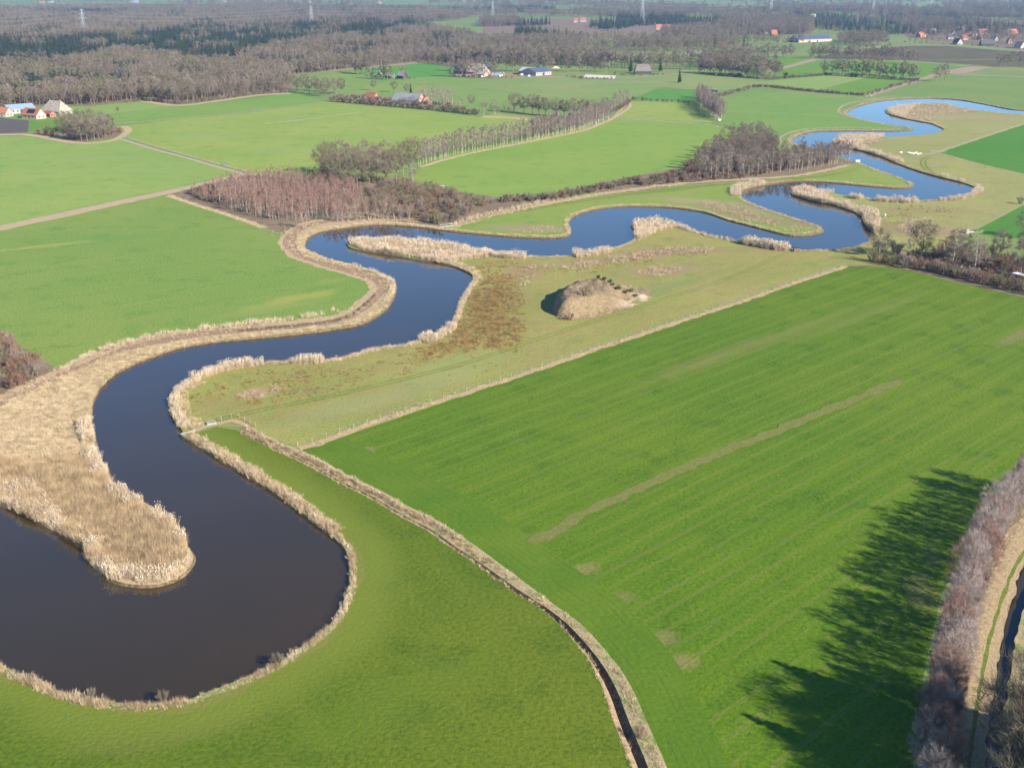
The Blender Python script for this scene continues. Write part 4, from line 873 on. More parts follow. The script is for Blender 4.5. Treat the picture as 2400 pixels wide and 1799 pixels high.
areas('distant_woods', 'far_oak', [
  ([(1130,50),(1300,47),(1500,54),(1800,47),(1800,60),(1500,62),(1300,60),(1120,64)], 9), ([(1130,66),(1300,60),(1412,70),(1412,90),(1336,86),(1205,80),(1130,84)], 8),
  ([(1415,76),(1480,78),(1690,76),(1800,70),(1800,82),(1500,88),(1412,92)], 10), ([(1130,104),(1376,98),(1380,112),(1130,119)], 9), ([(1080,132),(1425,140),(1430,156),(1090,148)], 9),
  ([(1440,110),(1600,104),(1720,108),(1730,116),(1600,116),(1440,120)], 13), ([(1800,50),(1903,52),(1905,80),(1800,84)], 8), ([(1960,94),(2070,96),(2080,108),(1970,108)], 10),
  ([(2100,70),(2110,52),(2250,46),(2600,44),(2600,66),(2300,66),(2120,74)], 9), ([(2130,78),(2300,66),(2600,68),(2600,116),(2400,114),(2280,102),(2140,86)], 30),
  ([(900,40),(1200,34),(1500,36),(1500,44),(1200,44),(900,56)], 14), ([(-400,33),(300,22),(600,17),(1000,22),(1100,46),(900,60),(600,40),(100,44)], 11), ([(1630,150),(1760,140),(1750,162),(1640,160)], 12)],
  'bands of bare woods across the distance', 'woods')
areas('right_woods', 'far_tall', [([(1440,60),(1700,58),(1905,60),(1905,82),(1700,88),(1440,88)], 9), ([(1100,118),(1380,116),(1430,128),(1640,124),(1640,140),(1090,140)], 13), ([(1376,90),(1640,92),(1800,96),(1800,108),(1640,112),(1376,108)], 15), ([(1905,54),(2100,46),(2110,60),(1905,70)], 17), ([(2100,84),(2300,76),(2600,76),(2600,118),(2280,106)], 26), ([(1640,140),(1800,140),(1800,166),(1640,166)], 13), ([(1200,60),(1500,62),(1500,78),(1200,72)], 10)], 'looser bare woods and gardens in the right distance', 'woods', .6, .95, 90)
areas('horizon_woods', 'far_oak', [([(-300,14),(200,6),(500,10),(900,14),(900,19),(500,15),(230,13),(-300,24)], 26), ([(500,-4),(1000,-2),(1000,6),(700,6)], 40), ([(1000,2),(1300,-6),(2000,-4),(2700,-8),(2700,8),(2200,10),(1700,12),(1500,14),(1000,14)], 34),
  ([(1040,18),(1300,14),(1600,18),(2000,16),(2700,14),(2700,26),(2000,30),(1500,30),(1000,32)], 24), ([(1500,34),(2100,30),(2700,28),(2700,40),(2120,46),(1850,40),(1500,46)], 18)],
  'hazy woods along the horizon', 'woods', 1.0, 1.4, 80)
rows('tree_rows', 'far_oak', [
  ([(1090,146),(1200,150),(1425,157)], 4.5, 1.5), ([(1425,157),(1536,163),(1650,163)], 5, 1.5), ([(1645,172),(1700,178),(1800,186)], 4.5, 1.5), ([(1730,160),(1800,172),(1830,182)], 6, 2), ([(1090,141),(1200,145),(1425,151)], 5, 2), ([(1425,152),(1536,157),(1650,158)], 5.5, 2), ([(1190,119),(1380,118),(1500,121),(1640,120)], 6, 2), ([(1190,115),(1380,114),(1500,117),(1640,116)], 7, 2), ([(1640,172),(1700,172),(1770,176)], 6, 3), ([(1300,168),(1360,168),(1440,170)], 9, 3), ([(1640,104),(1750,104),(1850,104)], 7, 2), ([(1650,133),(1760,134),(1860,136)], 7, 1.5), ([(1908,134),(2000,136),(2110,138)], 7, 2),
  ([(1930,176),(1990,179),(2060,183),(2152,190)], 4.2, 1.5), ([(1900,137),(2000,140),(2125,142)], 5, 1), ([(1700,132),(1800,134),(1868,136)], 10, 1), ([(2340,157),(2400,158),(2500,160)], 8, 2),
  ([(2120,150),(2140,152)], 8, 2), ([(2052,87),(2130,88),(2207,90)], 11, 1), ([(1390,98),(1500,102),(1600,104)], 14, 5), ([(1480,94),(1600,94),(1700,90)], 16, 5),
  ([(1870,74),(1960,80),(2050,84)], 14, 3), ([(1980,50),(2060,52),(2110,54)], 15, 5), ([(1500,118),(1600,116),(1720,120)], 11, 3), ([(830,171),(852,176),(866,174)], 7, 3), ([(1062,180),(1100,183),(1150,182)], 7, 3), ([(1060,168),(1135,166),(1210,168),(1290,168)], 7, 3), ([(870,184),(905,187),(950,188)], 9, 3), ([(1235,152),(1290,160)], 9, 2), ([(2190,192),(2212,190)], 8, 1)],
  'rows of bare trees along far field edges', 'trees', .85, 1.15)
def clumps(specs):
    p = np.concatenate([jitter_pts(l, s, 70 + i) for i, (l, s) in enumerate(specs)]); p = p[np.array([fn(x, y * .5, .006, 21) for x, y in p]) > .16]
    scatter('distant_conifers', 'far_conifer', p, .7, 1.2, 'dark conifer groups among the distant bare woods', 'conifers', seed=64)
clumps([([(-200,60),(1100,30),(1100,18),(-200,26)], 16), ([(1100,90),(2400,80),(2400,20),(1100,20)], 17), ([(1200,88),(1420,92),(1420,72),(1200,70)], 10)])
rows('slender_rows', 'far_tall', [([(1440,112),(1560,110),(1640,112)], 12, 6), ([(2130,108),(2170,107),(2207,106)], 12, 1), ([(1200,140),(1330,146),(1440,150)], 7, 2), ([(1820,113),(1900,112)], 9, 2), ([(880,152),(940,146)], 8, 2)], 'slender bare trees in far field rows', 'trees')
rows('hedges', 'far_bush', [
  ([(1764,205),(1800,204),(1908,216),(2028,225)], 1.6, .8), ([(1645,174),(1800,187),(1940,176)], 1.8, 1.5), ([(1935,175),(2044,179),(2152,190)], 2, 1), ([(980,147),(1030,152),(1080,160)], 2.8, 2), ([(985,145),(1030,149),(1085,157)], 2.8, 2),
  ([(1060,178),(1100,182),(1200,184)], 5, 2), ([(1330,180),(1380,186),(1440,186)], 4, 1), ([(1440,176),(1490,178),(1560,176)], 5, 2), ([(865,178),(900,184),(970,186)], 5, 2), ([(2030,222),(2090,205),(2150,190)], 6, 2), ([(1320,160),(1425,162)], 6, 2),
  ([(1470,233),(1540,238),(1620,242)], 5, .6), ([(0,160),(3,160)], 9, 2), ([(2120,100),(2300,108),(2400,116)], 8, 3)],
  'low brown hedges along far field edges', 'hedge', .6, 1.0)
plant('conifer', 'conifer_tree', 'tree', ['columnar dark conifer left of the thatched house', 'tall dark conifer right of the thatched house', 'dark pointed conifer above the distant green field', 'second dark conifer right of the pointed one', 'lone small conifer on the open far pasture', 'dark conifer in the middle far wood'], None, W([(1478,170),(1548,168),(1675,112),(1743,110),(1593,194),(1230,60)]), .8, 1.1)
plant('darkbush', 'ivy_bush', 'bush', 'dark ivy clad trees in the right far row', 'ivy clad trees in the right far row', W([(1842,180),(1858,182),(1996,180),(2006,181),(1710,178),(1732,181)]), 1.2, 1.9, zk=None)

p = np.concatenate([a for a, _ in OVER]); s = np.concatenate([np.full(len(a), b) for a, b in OVER])
scatter('hedge_scrub', 'far_bush', p, .9, 1.15, 'bare brown bushes in hedges and thickets farther off', 'scrub', scl=s)
# ------------------------------------------------------------------ the earth mound
mp = W([(1302,742),(1292,722),(1302,698),(1335,676),(1385,668),(1450,668),(1505,674),(1532,688),(1525,700),(1480,722),(1420,742),(1350,748)]); mp = smooth(mp, 3)
ma = np.array(mp); mx0, my0 = ma.min(0) - 2; mx1, my1 = ma.max(0) + 2; NXM, NYM = 110, 80
def seg_dist(x, y):
    d = 1e9
    for i in range(len(ma)):
        a = ma[i - 1]; b = ma[i]; ab = b - a; t = max(0, min(1, ((x - a[0]) * ab[0] + (y - a[1]) * ab[1]) / (ab @ ab + 1e-9))); d = min(d, math.hypot(x - a[0] - ab[0] * t, y - a[1] - ab[1] * t))
    return d
def mound_h(x, y):
    if not inpoly(np.array([x]), np.array([y]), mp)[0]: return -.15
    q = (x - mx0) / (mx1 - mx0); d = seg_dist(x, y); wd = 3.2 + 15 * max(0, min(1, (q - .1) * 1.5)); t = min(1, d / wd); t = t * t * (3 - 2 * t)
    return (5.9 - 3.0 * q) * t + 1.3 * fn(x, y, .14, 2) * min(1, d / 3) + .5 * fn(x, y, .45, 3) * min(1, d) - .02
gx = np.linspace(mx0, mx1, NXM); gy = np.linspace(my0, my1, NYM); H = np.array([[mound_h(x, y) for x in gx] for y in gy])
V = [(gx[i], gy[j], H[j, i]) for j in range(NYM) for i in range(NXM)]; F = [(j * NXM + i, j * NXM + i + 1, (j + 1) * NXM + i + 1, (j + 1) * NXM + i) for j in range(NYM - 1) for i in range(NXM - 1) if max(H[j, i], H[j, i + 1], H[j + 1, i], H[j + 1, i + 1]) > -.1]
M['mound'] = grass('mound_dry_grass', (.165, .12, .068), (.23, .165, .10), (.11, .095, .04), R(80), .6, patches=[(1480,712,18,7,25,(.36,.27,.18),.8),(1505,700,10,5,0,(.4,.3,.2),.7),(1400,660,30,6,0,(.13,.12,.05),.6),(1360,720,14,10,0,(.2,.14,.09),.5)])
hill = struct('hill', V, F, M['mound'])
for p in hill.data.polygons: p.use_smooth = True
tag(hill, 'steep sided earth mound with dry tan grass in the river meadow', 'mound')
gi_ = lambda x, y: float(H[min(NYM - 1, max(0, int((y - my0) / (my1 - my0) * (NYM - 1))))][min(NXM - 1, max(0, int((x - mx0) / (mx1 - mx0) * (NXM - 1))))])
mq = jitter_pts(mp, 1.3, 70, world=True); mz = np.array([gi_(x, y) for x, y in mq]); sel = np.random.default_rng(3).uniform(size=len(mq)) < .55
scatter('mound_stalks', 'stalk_clump', mq[sel][::2], .35, .7, 'dead stalks and dry grass covering the mound', 'dry plants', z=mz[sel][::2])
dbp = []
for (x, y) in [(1430,652),(1444,660),(1402,648),(1416,651),(1436,656),(1450,658),(1466,660),(1480,658),(1490,662)]:
    q = P(x, y + 7, 4.5); dbp.append(q)
plant('darkbush', 'gorse_bush', 'bush', 'dark green gorse bush along the top of the earth mound', 'gorse bushes on the mound', dbp, .35, .55, z=lambda x, y: gi_(x, y) - .1)
plant('bush', 'bush', 'bush', ['grey bare bush on the upper slope of the earth mound', 'small bare bush on the left crest of the mound'], None, [P(1372,698,4), P(1335,735,2)], .8, 1.0, z=lambda x, y: gi_(x, y) - .1)

# ------------------------------------------------------------------ reeds, rushes and dry grass
def cut(lst, a, b): i, j = lst.index(a), lst.index(b); return lst[min(i, j):max(i, j) + 1]
rv = river
def fringe_pts(line, w_, step, side, seed, off=.1, gap=0.0):
    """points in a band on the land side of a bank line"""
    L = resample(smooth(W(line), 4, False), step); nn = normals(L); r = np.random.default_rng(seed); out = []
    for p, q in zip(L, nn):
        if gap and fn(p[0], p[1], .16, seed) < gap - .5: continue
        for _ in range(max(1, int(w_ * wfac(-q[1], q[0]) / step + r.uniform()))):
            t = (off + r.uniform(0, w_)) * wfac(-q[1], q[0]); out.append((p[0] + side * q[0] * t + r.normal() * step * .3, p[1] + side * q[1] * t + r.normal() * step * .3))
    return np.array(out)
S_, N_ = RIVER_S, RIVER_N
def vary(p, s=.12, lo=.6, hi=1.25, seed=5): return np.array([lo + (hi - lo) * min(1, max(0, .5 + 1.1 * fn(x, y, s, seed))) for x, y in p])
RS = -1   # the land lies to the right of the south bank as traced, and of the north bank too
# outer bank of the pool: clumpy brown reed
groups = {'reed_clump': [], 'brown_clump': [], 'pale_tuft': [], 'rush_tuft': [], 'stalk_clump': [], 'flat_reed': []}
def add(key, p, s): groups[key].append((np.asarray(p).reshape(-1, 2), np.broadcast_to(np.asarray(s, float), (len(p),)).copy()))
def fr_(key, line, w_, step, h, seed, off=.1, gap=0.0, fr=.25, lo=.6, hi=1.2):
    p = fringe_pts(line, w_, step, RS, seed, off, gap); add(key, p, h * vary(p, fr, lo, hi, seed))
pool = cut(S_, (-120,1490), (770,1248))
fr_('brown_clump', pool, .8, .4, .45, 1, gap=.34, lo=.5, hi=1.35); fr_('reed_clump', pool, .8, .6, .5, 2, gap=.42, lo=.5, hi=1.3); fr_('pale_tuft', pool, 1.0, .5, .7, 3)
up1 = cut(S_, (770,1248), (430,1024))
fr_('brown_clump', up1, 1.8, .5, .5, 4, lo=.6, hi=1.3); fr_('pale_tuft', up1, 2.4, .55, .9, 5); fr_('reed_clump', up1, 1.6, .8, .6, 6, lo=.6, hi=1.3)
fr_('reed_clump', cut(S_, (427,1007), (449,892)), 2.0, .5, .65, 7); fr_('pale_tuft', cut(S_, (427,1007), (449,892)), 4, .6, 1, 8)
fr_('reed_clump', cut(S_, (449,892), (561,855)), 2.0, .4, 1.0, 9, lo=.7); fr_('reed_clump', cut(S_, (561,855), (615,850)), 1.5, .4, 1.0, 10)
fr_('pale_tuft', cut(S_, (615,850), (1111,656)), 1.4, .55, 1.1, 11); fr_('reed_clump', cut(S_, (687,846), (760,845)), 1.6, .4, 1.0, 12)
fr_('reed_clump', cut(S_, (760,845), (981,799)), 1.6, .7, .5, 13); fr_('reed_clump', cut(S_, (981,799), (1053,765)), 2.6, .45, 1.0, 14); fr_('reed_clump', cut(S_, (1053,765), (1111,656)), 1.8, .7, .6, 15)
fr_('pale_tuft', cut(S_, (1111,656), (1017,612)), 3, .6, 1.3, 16); fr_('reed_clump', cut(S_, (1125,590), (1234,600)), 3.5, .6, 1.1, 17)
fr_('pale_tuft', cut(S_, (1234,600), (1600,533)), 1.6, .7, 1, 18); fr_('reed_clump', cut(S_, (1342,598), (1415,587)), 3, .5, 1.15, 19)
fr_('reed_clump', cut(S_, (1600,533), (1752,569)), 2, .8, .7, 20); fr_('reed_clump', cut(S_, (1752,569), (1853,584)), 3.2, .55, 1.4, 21); fr_('pale_tuft', cut(S_, (1853,584), (2050,554)), 1.8, .8, 1, 22)
fr_('reed_clump', cut(S_, (2025,515), (1875,462)), 5, .75, 1.0, 23); fr_('reed_clump', cut(S_, (1998,461), (2142,471)), 3.5, .7, 1.2, 24, gap=.4); fr_('pale_tuft', cut(S_, (1998,461), (2286,444)), 2, .9, 1.1, 25)
fr_('reed_clump', cut(S_, (2197,468), (2280,436)), 3, .8, 1.0, 26); fr_('reed_clump', cut(S_, (2251,426), (2197,413)), 2.5, .9, .9, 27); fr_('brown_clump', cut(S_, (2197,413), (2099,381)), 2, .9, .6, 28); fr_('reed_clump', cut(S_, (2099,381), (1998,348)), 5, .8, 1.0, 29)
fr_('pale_tuft', cut(S_, (2210,301), (2088,269)), 3, 1.0, 1.3, 30); fr_('pale_tuft', cut(S_, (2161,243), (2400,269)), 3, 1.2, 1.2, 31)
fr_('pale_tuft', cut(N_, (2400,258), (2139,303)), 2.2, 1.2, 1.1, 32); fr_('pale_tuft', cut(N_, (2106,306), (1926,358)), 2.6, 1.0, 1.1, 33); fr_('pale_tuft', cut(N_, (2009,380), (1799,431)), 2.2, .9, 1.1, 34, gap=.2)
fr_('brown_clump', cut(N_, (2009,380), (2132,427)), 1.6, 1.0, .35, 35); fr_('reed_clump', cut(N_, (1799,431), (1737,460)), 5, .7, 1.0, 36); fr_('pale_tuft', cut(N_, (1737,460), (1342,507)), 1.8, .8, 1.0, 37); fr_('stalk_clump', cut(N_, (1756,475), (1922,531)), 1.8, .9, .7, 38)
fr_('pale_tuft', cut(N_, (1379,493), (981,531)), 1.5, .7, 1, 39); fr_('pale_tuft', cut(N_, (981,531), (282,866)), 2.6, .55, 1.0, 40); fr_('reed_clump', cut(N_, (829,623), (909,717)), 1.8, .7, .7, 41)
fr_('pale_tuft', cut(N_, (282,866), (213,989)), 3, .5, 1.2, 42); fr_('reed_clump', cut(N_, (213,989), (452,1298)), 2.4, .6, .9, 43, lo=.6, hi=1.3, gap=.35); fr_('reed_clump', cut(N_, (450,1318), (0,1180)), 2.2, .6, .8, 44, lo=.6, hi=1.3)
# reed beds
def bed(key, poly, s, h, seed, lo=.75, hi=1.2, fr=.2, prob=1.0, world=False):
    p = jitter_pts(poly, s, seed, world=world); p = p[np.random.default_rng(seed).uniform(size=len(p)) < prob]
    add(key, p, h * vary(p, fr, lo, hi, seed))
bed('reed_clump', [(813,570),(847,561),(981,564),(1053,577),(1125,590),(1160,600),(1120,605),(1060,614),(1017,612),(909,594),(854,587)], .7, 1.0, 1, .6, 1.25, .15)
bed('brown_clump', [(850,572),(909,570),(1000,575),(1080,590),(1050,606),(960,598),(880,586)], 1.2, 1.2, 2)
bed('stalk_clump', [(850,572),(909,570),(1000,575),(1080,590),(1050,606),(960,598),(880,586)], 1.3, 1.5, 3)
bed('reed_clump', [(1487,521),(1541,519),(1600,532),(1560,538),(1530,548),(1500,562),(1489,558),(1487,540)], .85, 1.15, 4)
bed('reed_clump', [(1855,455),(1857,446),(1900,445),(1954,453),(1935,462),(1960,478),(1947,478),(1907,471),(1875,462)], .9, 1.2, 5)
bed('brown_clump', [(2022,506),(2040,500),(2056,510),(2060,530),(2056,552),(2046,540),(2030,529)], .9, 1.5, 6, .9, 1.1)
bed('reed_clump', [(2022,506),(2040,500),(2056,510),(2060,530),(2056,552),(2046,540),(2030,529)], 1.0, 1.6, 7)
bed('reed_clump', [(1953,334),(1965,322),(2016,319),(2075,319),(2030,330),(2005,344),(1990,346),(1969,343)], 1.0, 1.2, 8)
bed('stalk_clump', [(2005,344),(2035,330),(2075,321),(2060,332),(2030,345)], 1.1, 1.0, 9)
bed('stalk_clump', [(2076,258),(2106,249),(2161,243),(2215,243),(2260,256),(2300,262),(2200,272),(2180,285),(2124,278),(2088,269)], 1.7, 1.1, 10, .5, 1.4); bed('reed_clump', [(2076,258),(2106,249),(2161,243),(2130,262),(2124,278),(2088,269)], 1.6, 1.0, 11)
# the big bed on the left: flattened to the north, standing brown to the south, pale on its rim
bed('flat_reed', [(-60,980),(0,955),(60,925),(150,880),(205,905),(205,990),(215,1060),(100,1085),(-60,1080)], .62, .85, 12, .5, 1.2, .12, .85)
bed('pale_tuft', [(-60,980),(0,955),(60,925),(150,880),(205,905),(205,990),(215,1060),(100,1085),(-60,1080)], .9, 1.0, 13, .6, 1.3, .12)
bed('brown_clump', [(-80,1075),(100,1080),(215,1060),(262,1140),(350,1195),(420,1250),(440,1300),(420,1335),(345,1360),(250,1338),(205,1308),(200,1280),(112,1232),(0,1175),(-100,1150)], .5, .95, 14, .6, 1.2, .15)
bed('reed_clump', [(-80,1100),(60,1120),(140,1200),(215,1290),(340,1350),(340,1366),(200,1283),(112,1236),(0,1180),(-100,1150)], 1.0, .75, 15, .5, 1.2)
bed('flat_reed', [(-80,1075),(215,1060),(350,1195),(440,1300),(345,1360),(205,1308),(112,1232),(-100,1150)], 1.6, 1.0, 16, .5, 1.3)
bed('pale_tuft', [(126,890),(271,830),(434,800),(416,812),(344,838),(282,864),(224,920),(213,955),(150,884)], .8, 1.0, 45, .6, 1.3)
# rough meadow: rush tufts in drifts
def drift(key, poly, s, h, seed, thr=0.0, fr=.1, lo=.6, hi=1.3):
    p = jitter_pts(poly, s, seed); k = np.array([fn(x, y, fr, seed) + .5 * fn(x, y, fr * 3.1, seed + 1) for x, y in p])
    A_ = np.array(W(poly)); ab = np.roll(A_, -1, 0) - A_; ed = []
    for z_ in p:
        t = np.clip(((z_ - A_) * ab).sum(1) / ((ab ** 2).sum(1) + 1e-9), 0, 1); ed.append(math.sqrt((((A_ + ab * t[:, None]) - z_) ** 2).sum(1).min()))
    sz = math.sqrt(np.ptp(A_[:, 0]) * np.ptp(A_[:, 1])) * .16; r = np.random.default_rng(seed + 3).uniform(size=len(p))
    p = p[(k > thr) & (np.array(ed) > sz * r * r)]
    add(key, p, h * vary(p, .3, lo, hi, seed))
drift('rush_tuft', [(1060,770),(1090,700),(1118,650),(1200,640),(1230,700),(1250,760),(1215,830),(1120,820),(1000,845),(960,820)], .85, 1.15, 20, -.3, .07)
drift('rush_tuft', [(480,905),(560,870),(700,858),(850,845),(980,815),(1060,800),(1120,840),(1000,870),(850,905),(700,935),(560,965),(440,985),(440,930)], 1.15, .95, 21, -.05, .12)
drift('rush_tuft', [(1085,700),(1120,640),(1062,622),(1200,606),(1240,640),(1215,700),(1150,770),(1060,790)], 1.3, 1.0, 33, -.2, .09)
drift('rush_tuft', [(1230,800),(1290,830),(1150,880),(1000,900),(1050,850)], 4, .9, 22, .0, .2)
drift('rush_tuft', [(1060,625),(1200,612),(1400,600),(1480,585),(1600,575),(1700,600),(1600,610),(1400,640),(1240,650),(1120,650)], 1.5, .9, 23, -.1, .09)
drift('stalk_clump', [(1215,650),(1225,625),(1330,618),(1450,600),(1560,582),(1660,582),(1700,592),(1560,600),(1460,618),(1330,635),(1260,645),(1235,680),(1212,690)], .95, .95, 24, -.25, .1)
drift('stalk_clump', [(1490,640),(1540,625),(1600,628),(1590,648),(1530,652)], .95, .9, 25, -.3, .1)
drift('stalk_clump', [(552,928),(600,905),(672,900),(650,925),(590,940),(555,935)], .55, .55, 26, -.5, .1)
drift('rush_tuft', [(495,968),(560,945),(700,925),(620,960),(520,985)], .9, .6, 27, -.1, .15)
drift('stalk_clump', [(2100,520),(2180,510),(2200,540),(2170,560),(2100,555)], 1.3, 1.0, 28, -.25, .08); drift('rush_tuft', [(2060,560),(2070,480),(2200,480),(2330,470),(2250,500),(2200,560),(2120,575)], 2.0, 1.0, 29, .05, .06)
drift('stalk_clump', [(1640,470),(1700,475),(1760,490),(1850,520),(1920,540),(1860,547),(1760,522),(1650,490)], 1.3, .8, 30, -.2, .08)
drift('stalk_clump', [(1180,545),(1240,530),(1300,530),(1325,545),(1270,552)], 1.3, .6, 31, -.1, .1)
drift('brown_clump', [(620,550),(660,520),(760,528),(720,548),(660,565)], 2.2, .5, 32, -.2, .1)
# dry verges: fringes north of the track, fence line, ditch, canal
def tuft_line(key, pts, w_, step, h, seed, lo=.6, hi=1.2, gap=0, world=False):
    L = resample(pts if world else W(pts), step); nn = normals(L); r = np.random.default_rng(seed); out = []
    for p, q in zip(L, nn):
        if gap and fn(p[0], p[1], .2, seed) < gap - .5: continue
        for _ in range(max(1, int(w_ / step + r.uniform()))):
            t = r.uniform(-.5, .5) * w_ * wfac(-q[1], q[0]); out.append((p[0] + q[0] * t, p[1] + q[1] * t + r.normal() * .1))
    add(key, out, h * vary(out, .25, lo, hi, seed))
tuft_line('reed_clump', [(150,868),(200,836),(253,815),(362,788),(506,768),(615,757),(723,744),(790,728)], 2.2, .6, .62, 50, .5, 1.3, .25)
tuft_line('stalk_clump', [(150,868),(200,838),(253,818),(362,790),(506,770),(615,759)], 2.0, .7, 1.0, 51)
tuft_line('pale_tuft', BT, 8.0, 1.4, .8, 52)
tuft_line('pale_tuft', FL, 1.5, .7, .8, 53, gap=.3); tuft_line('stalk_clump', FL, 1.2, 1.6, .6, 54, gap=.45)
def between(A, B, t): return [((a[0] * (1 - t) + b[0] * t), (a[1] * (1 - t) + b[1] * t)) for a, b in zip(A, B)]
tuft_line('pale_tuft', between(dm, dr, .5), 1.3, .5, .7, 55, world=True); tuft_line('stalk_clump', between(dm, dr, .55)[:30], 1.2, .55, .8, 56, world=True); tuft_line('rush_tuft', between(dm, dr, .4)[:34], 1.2, .8, 1.2, 57, world=True)
tuft_line('pale_tuft', between(dl, dm, .1), .7, .7, .6, 58, world=True); tuft_line('brown_clump', between(dl, dm, .7)[:26], .9, 1.0, .35, 59, world=True)
tuft_line('pale_tuft', [(2400,1200),(2340,1290),(2292,1420),(2262,1550),(2240,1700),(2225,1850)], 1.6, .5, .8, 60); tuft_line('reed_clump', [(2390,1205),(2325,1310),(2285,1425),(2255,1560),(2240,1650)], 1.0, .7, .45, 61, gap=.45)
tuft_line('pale_tuft', [(2480,1300),(2430,1420),(2402,1520),(2390,1600),(2381,1700),(2372,1799)], 1.2, .8, .7, 62); tuft_line('stalk_clump', [(2412,1215),(2350,1330),(2310,1430),(2288,1550),(2265,1700),(2255,1799)], 1.6, .9, .5, 63)
tuft_line('pale_tuft', [(1050,535),(1125,513),(1270,480),(1415,454),(1600,430)], 5, 1.2, 1.0, 64); tuft_line('reed_clump', [(1060,528),(1125,508),(1270,476),(1340,462)], 3.5, 1.1, .7, 65)
tuft_line('pale_tuft', [(394,458),(470,484),(543,507),(620,534)], 2.5, 1, .9, 66); tuft_line('pale_tuft', [(985,391),(1125,355),(1361,307),(1433,279),(1470,245)], 2.0, 1.2, 1.0, 67)
tuft_line('stalk_clump', [(0,945),(60,912),(130,875),(150,868)], 4, .8, .7, 68)
LAB = {'reed_clump': ('pale_reeds', 'pale feathery reeds fringing the river banks', 'reeds'), 'brown_clump': ('brown_reeds', 'brown matted reeds along the river and on the peninsula', 'reeds'), 'pale_tuft': ('dry_grass', 'straw coloured dry grass on banks and verges', 'dry grass'),
       'rush_tuft': ('rushes', 'brown rush tufts scattered over the rough meadow', 'rushes'), 'stalk_clump': ('dead_stalks', 'pinkish brown dead stalks in drifts across the meadow', 'dry plants'), 'flat_reed': ('flattened_reeds', 'pale flattened reeds on the left peninsula', 'reeds')}
for k, v in groups.items():
    p = np.concatenate([a for a, _ in v]); s = np.concatenate([b for _, b in v])
    if k in ('rush_tuft', 'stalk_clump', 'flat_reed'):
        m = ~inpoly(p[:, 0], p[:, 1], river); p = p[m]; s = s[m]
    scatter(LAB[k][0], k, p, .85, 1.15, LAB[k][1], LAB[k][2], seed=9, scl=s)

# ------------------------------------------------------------------ buildings
def pl(n_, c, var=.15, sc=.6, rough=.8, **k): M[n_] = plain(n_, c, var, sc, rough, **k)
pl('brick_red', (.36, .15, .10)); pl('brick_pink', (.50, .33, .27)); pl('plaster', (.35, .32, .29), .08); pl('plaster_grey', (.45, .43, .41)); pl('wood_dark', (.05, .05, .055)); pl('wood_brown', (.16, .11, .08))
pl('tile_orange', (.33, .125, .065)); pl('tile_red', (.32, .10, .07)); pl('tile_dark', (.07, .07, .08), rough=.6); pl('tile_grey', (.24, .235, .24)); pl('thatch', (.30, .25, .20), .3); pl('thatch_dark', (.16, .135, .115), .3)
pl('metal_blue', (.20, .27, .34), .06, rough=.5); pl('metal_grey', (.30, .32, .35), .1, rough=.55); pl('metal_dark', (.07, .09, .14), .1, rough=.45); pl('solar', (.01, .015, .04), .1, rough=.25, spec=.6)
pl('glass_dark', (.03, .04, .05), .1, rough=.15, spec=.6); pl('white_paint', (.6, .6, .58), .04); pl('door_green', (.05, .12, .07)); pl('concrete', (.27, .26, .23), .15, 1.5); pl('steel', (.42, .46, .50), .08, rough=.5, metal=.3)
pl('post_wood', (.34, .27, .19), .3, 3); pl('teal', (.08, .22, .19), .05); pl('wool', (.66, .62, .54), .1, 3); pl('hide_dark', (.08, .06, .05)); pl('tyre', (.02, .02, .02)); pl('wire', (.35, .36, .37)); pl('rust', (.35, .13, .07)); pl('stone', (.30, .27, .23), .2, 3)

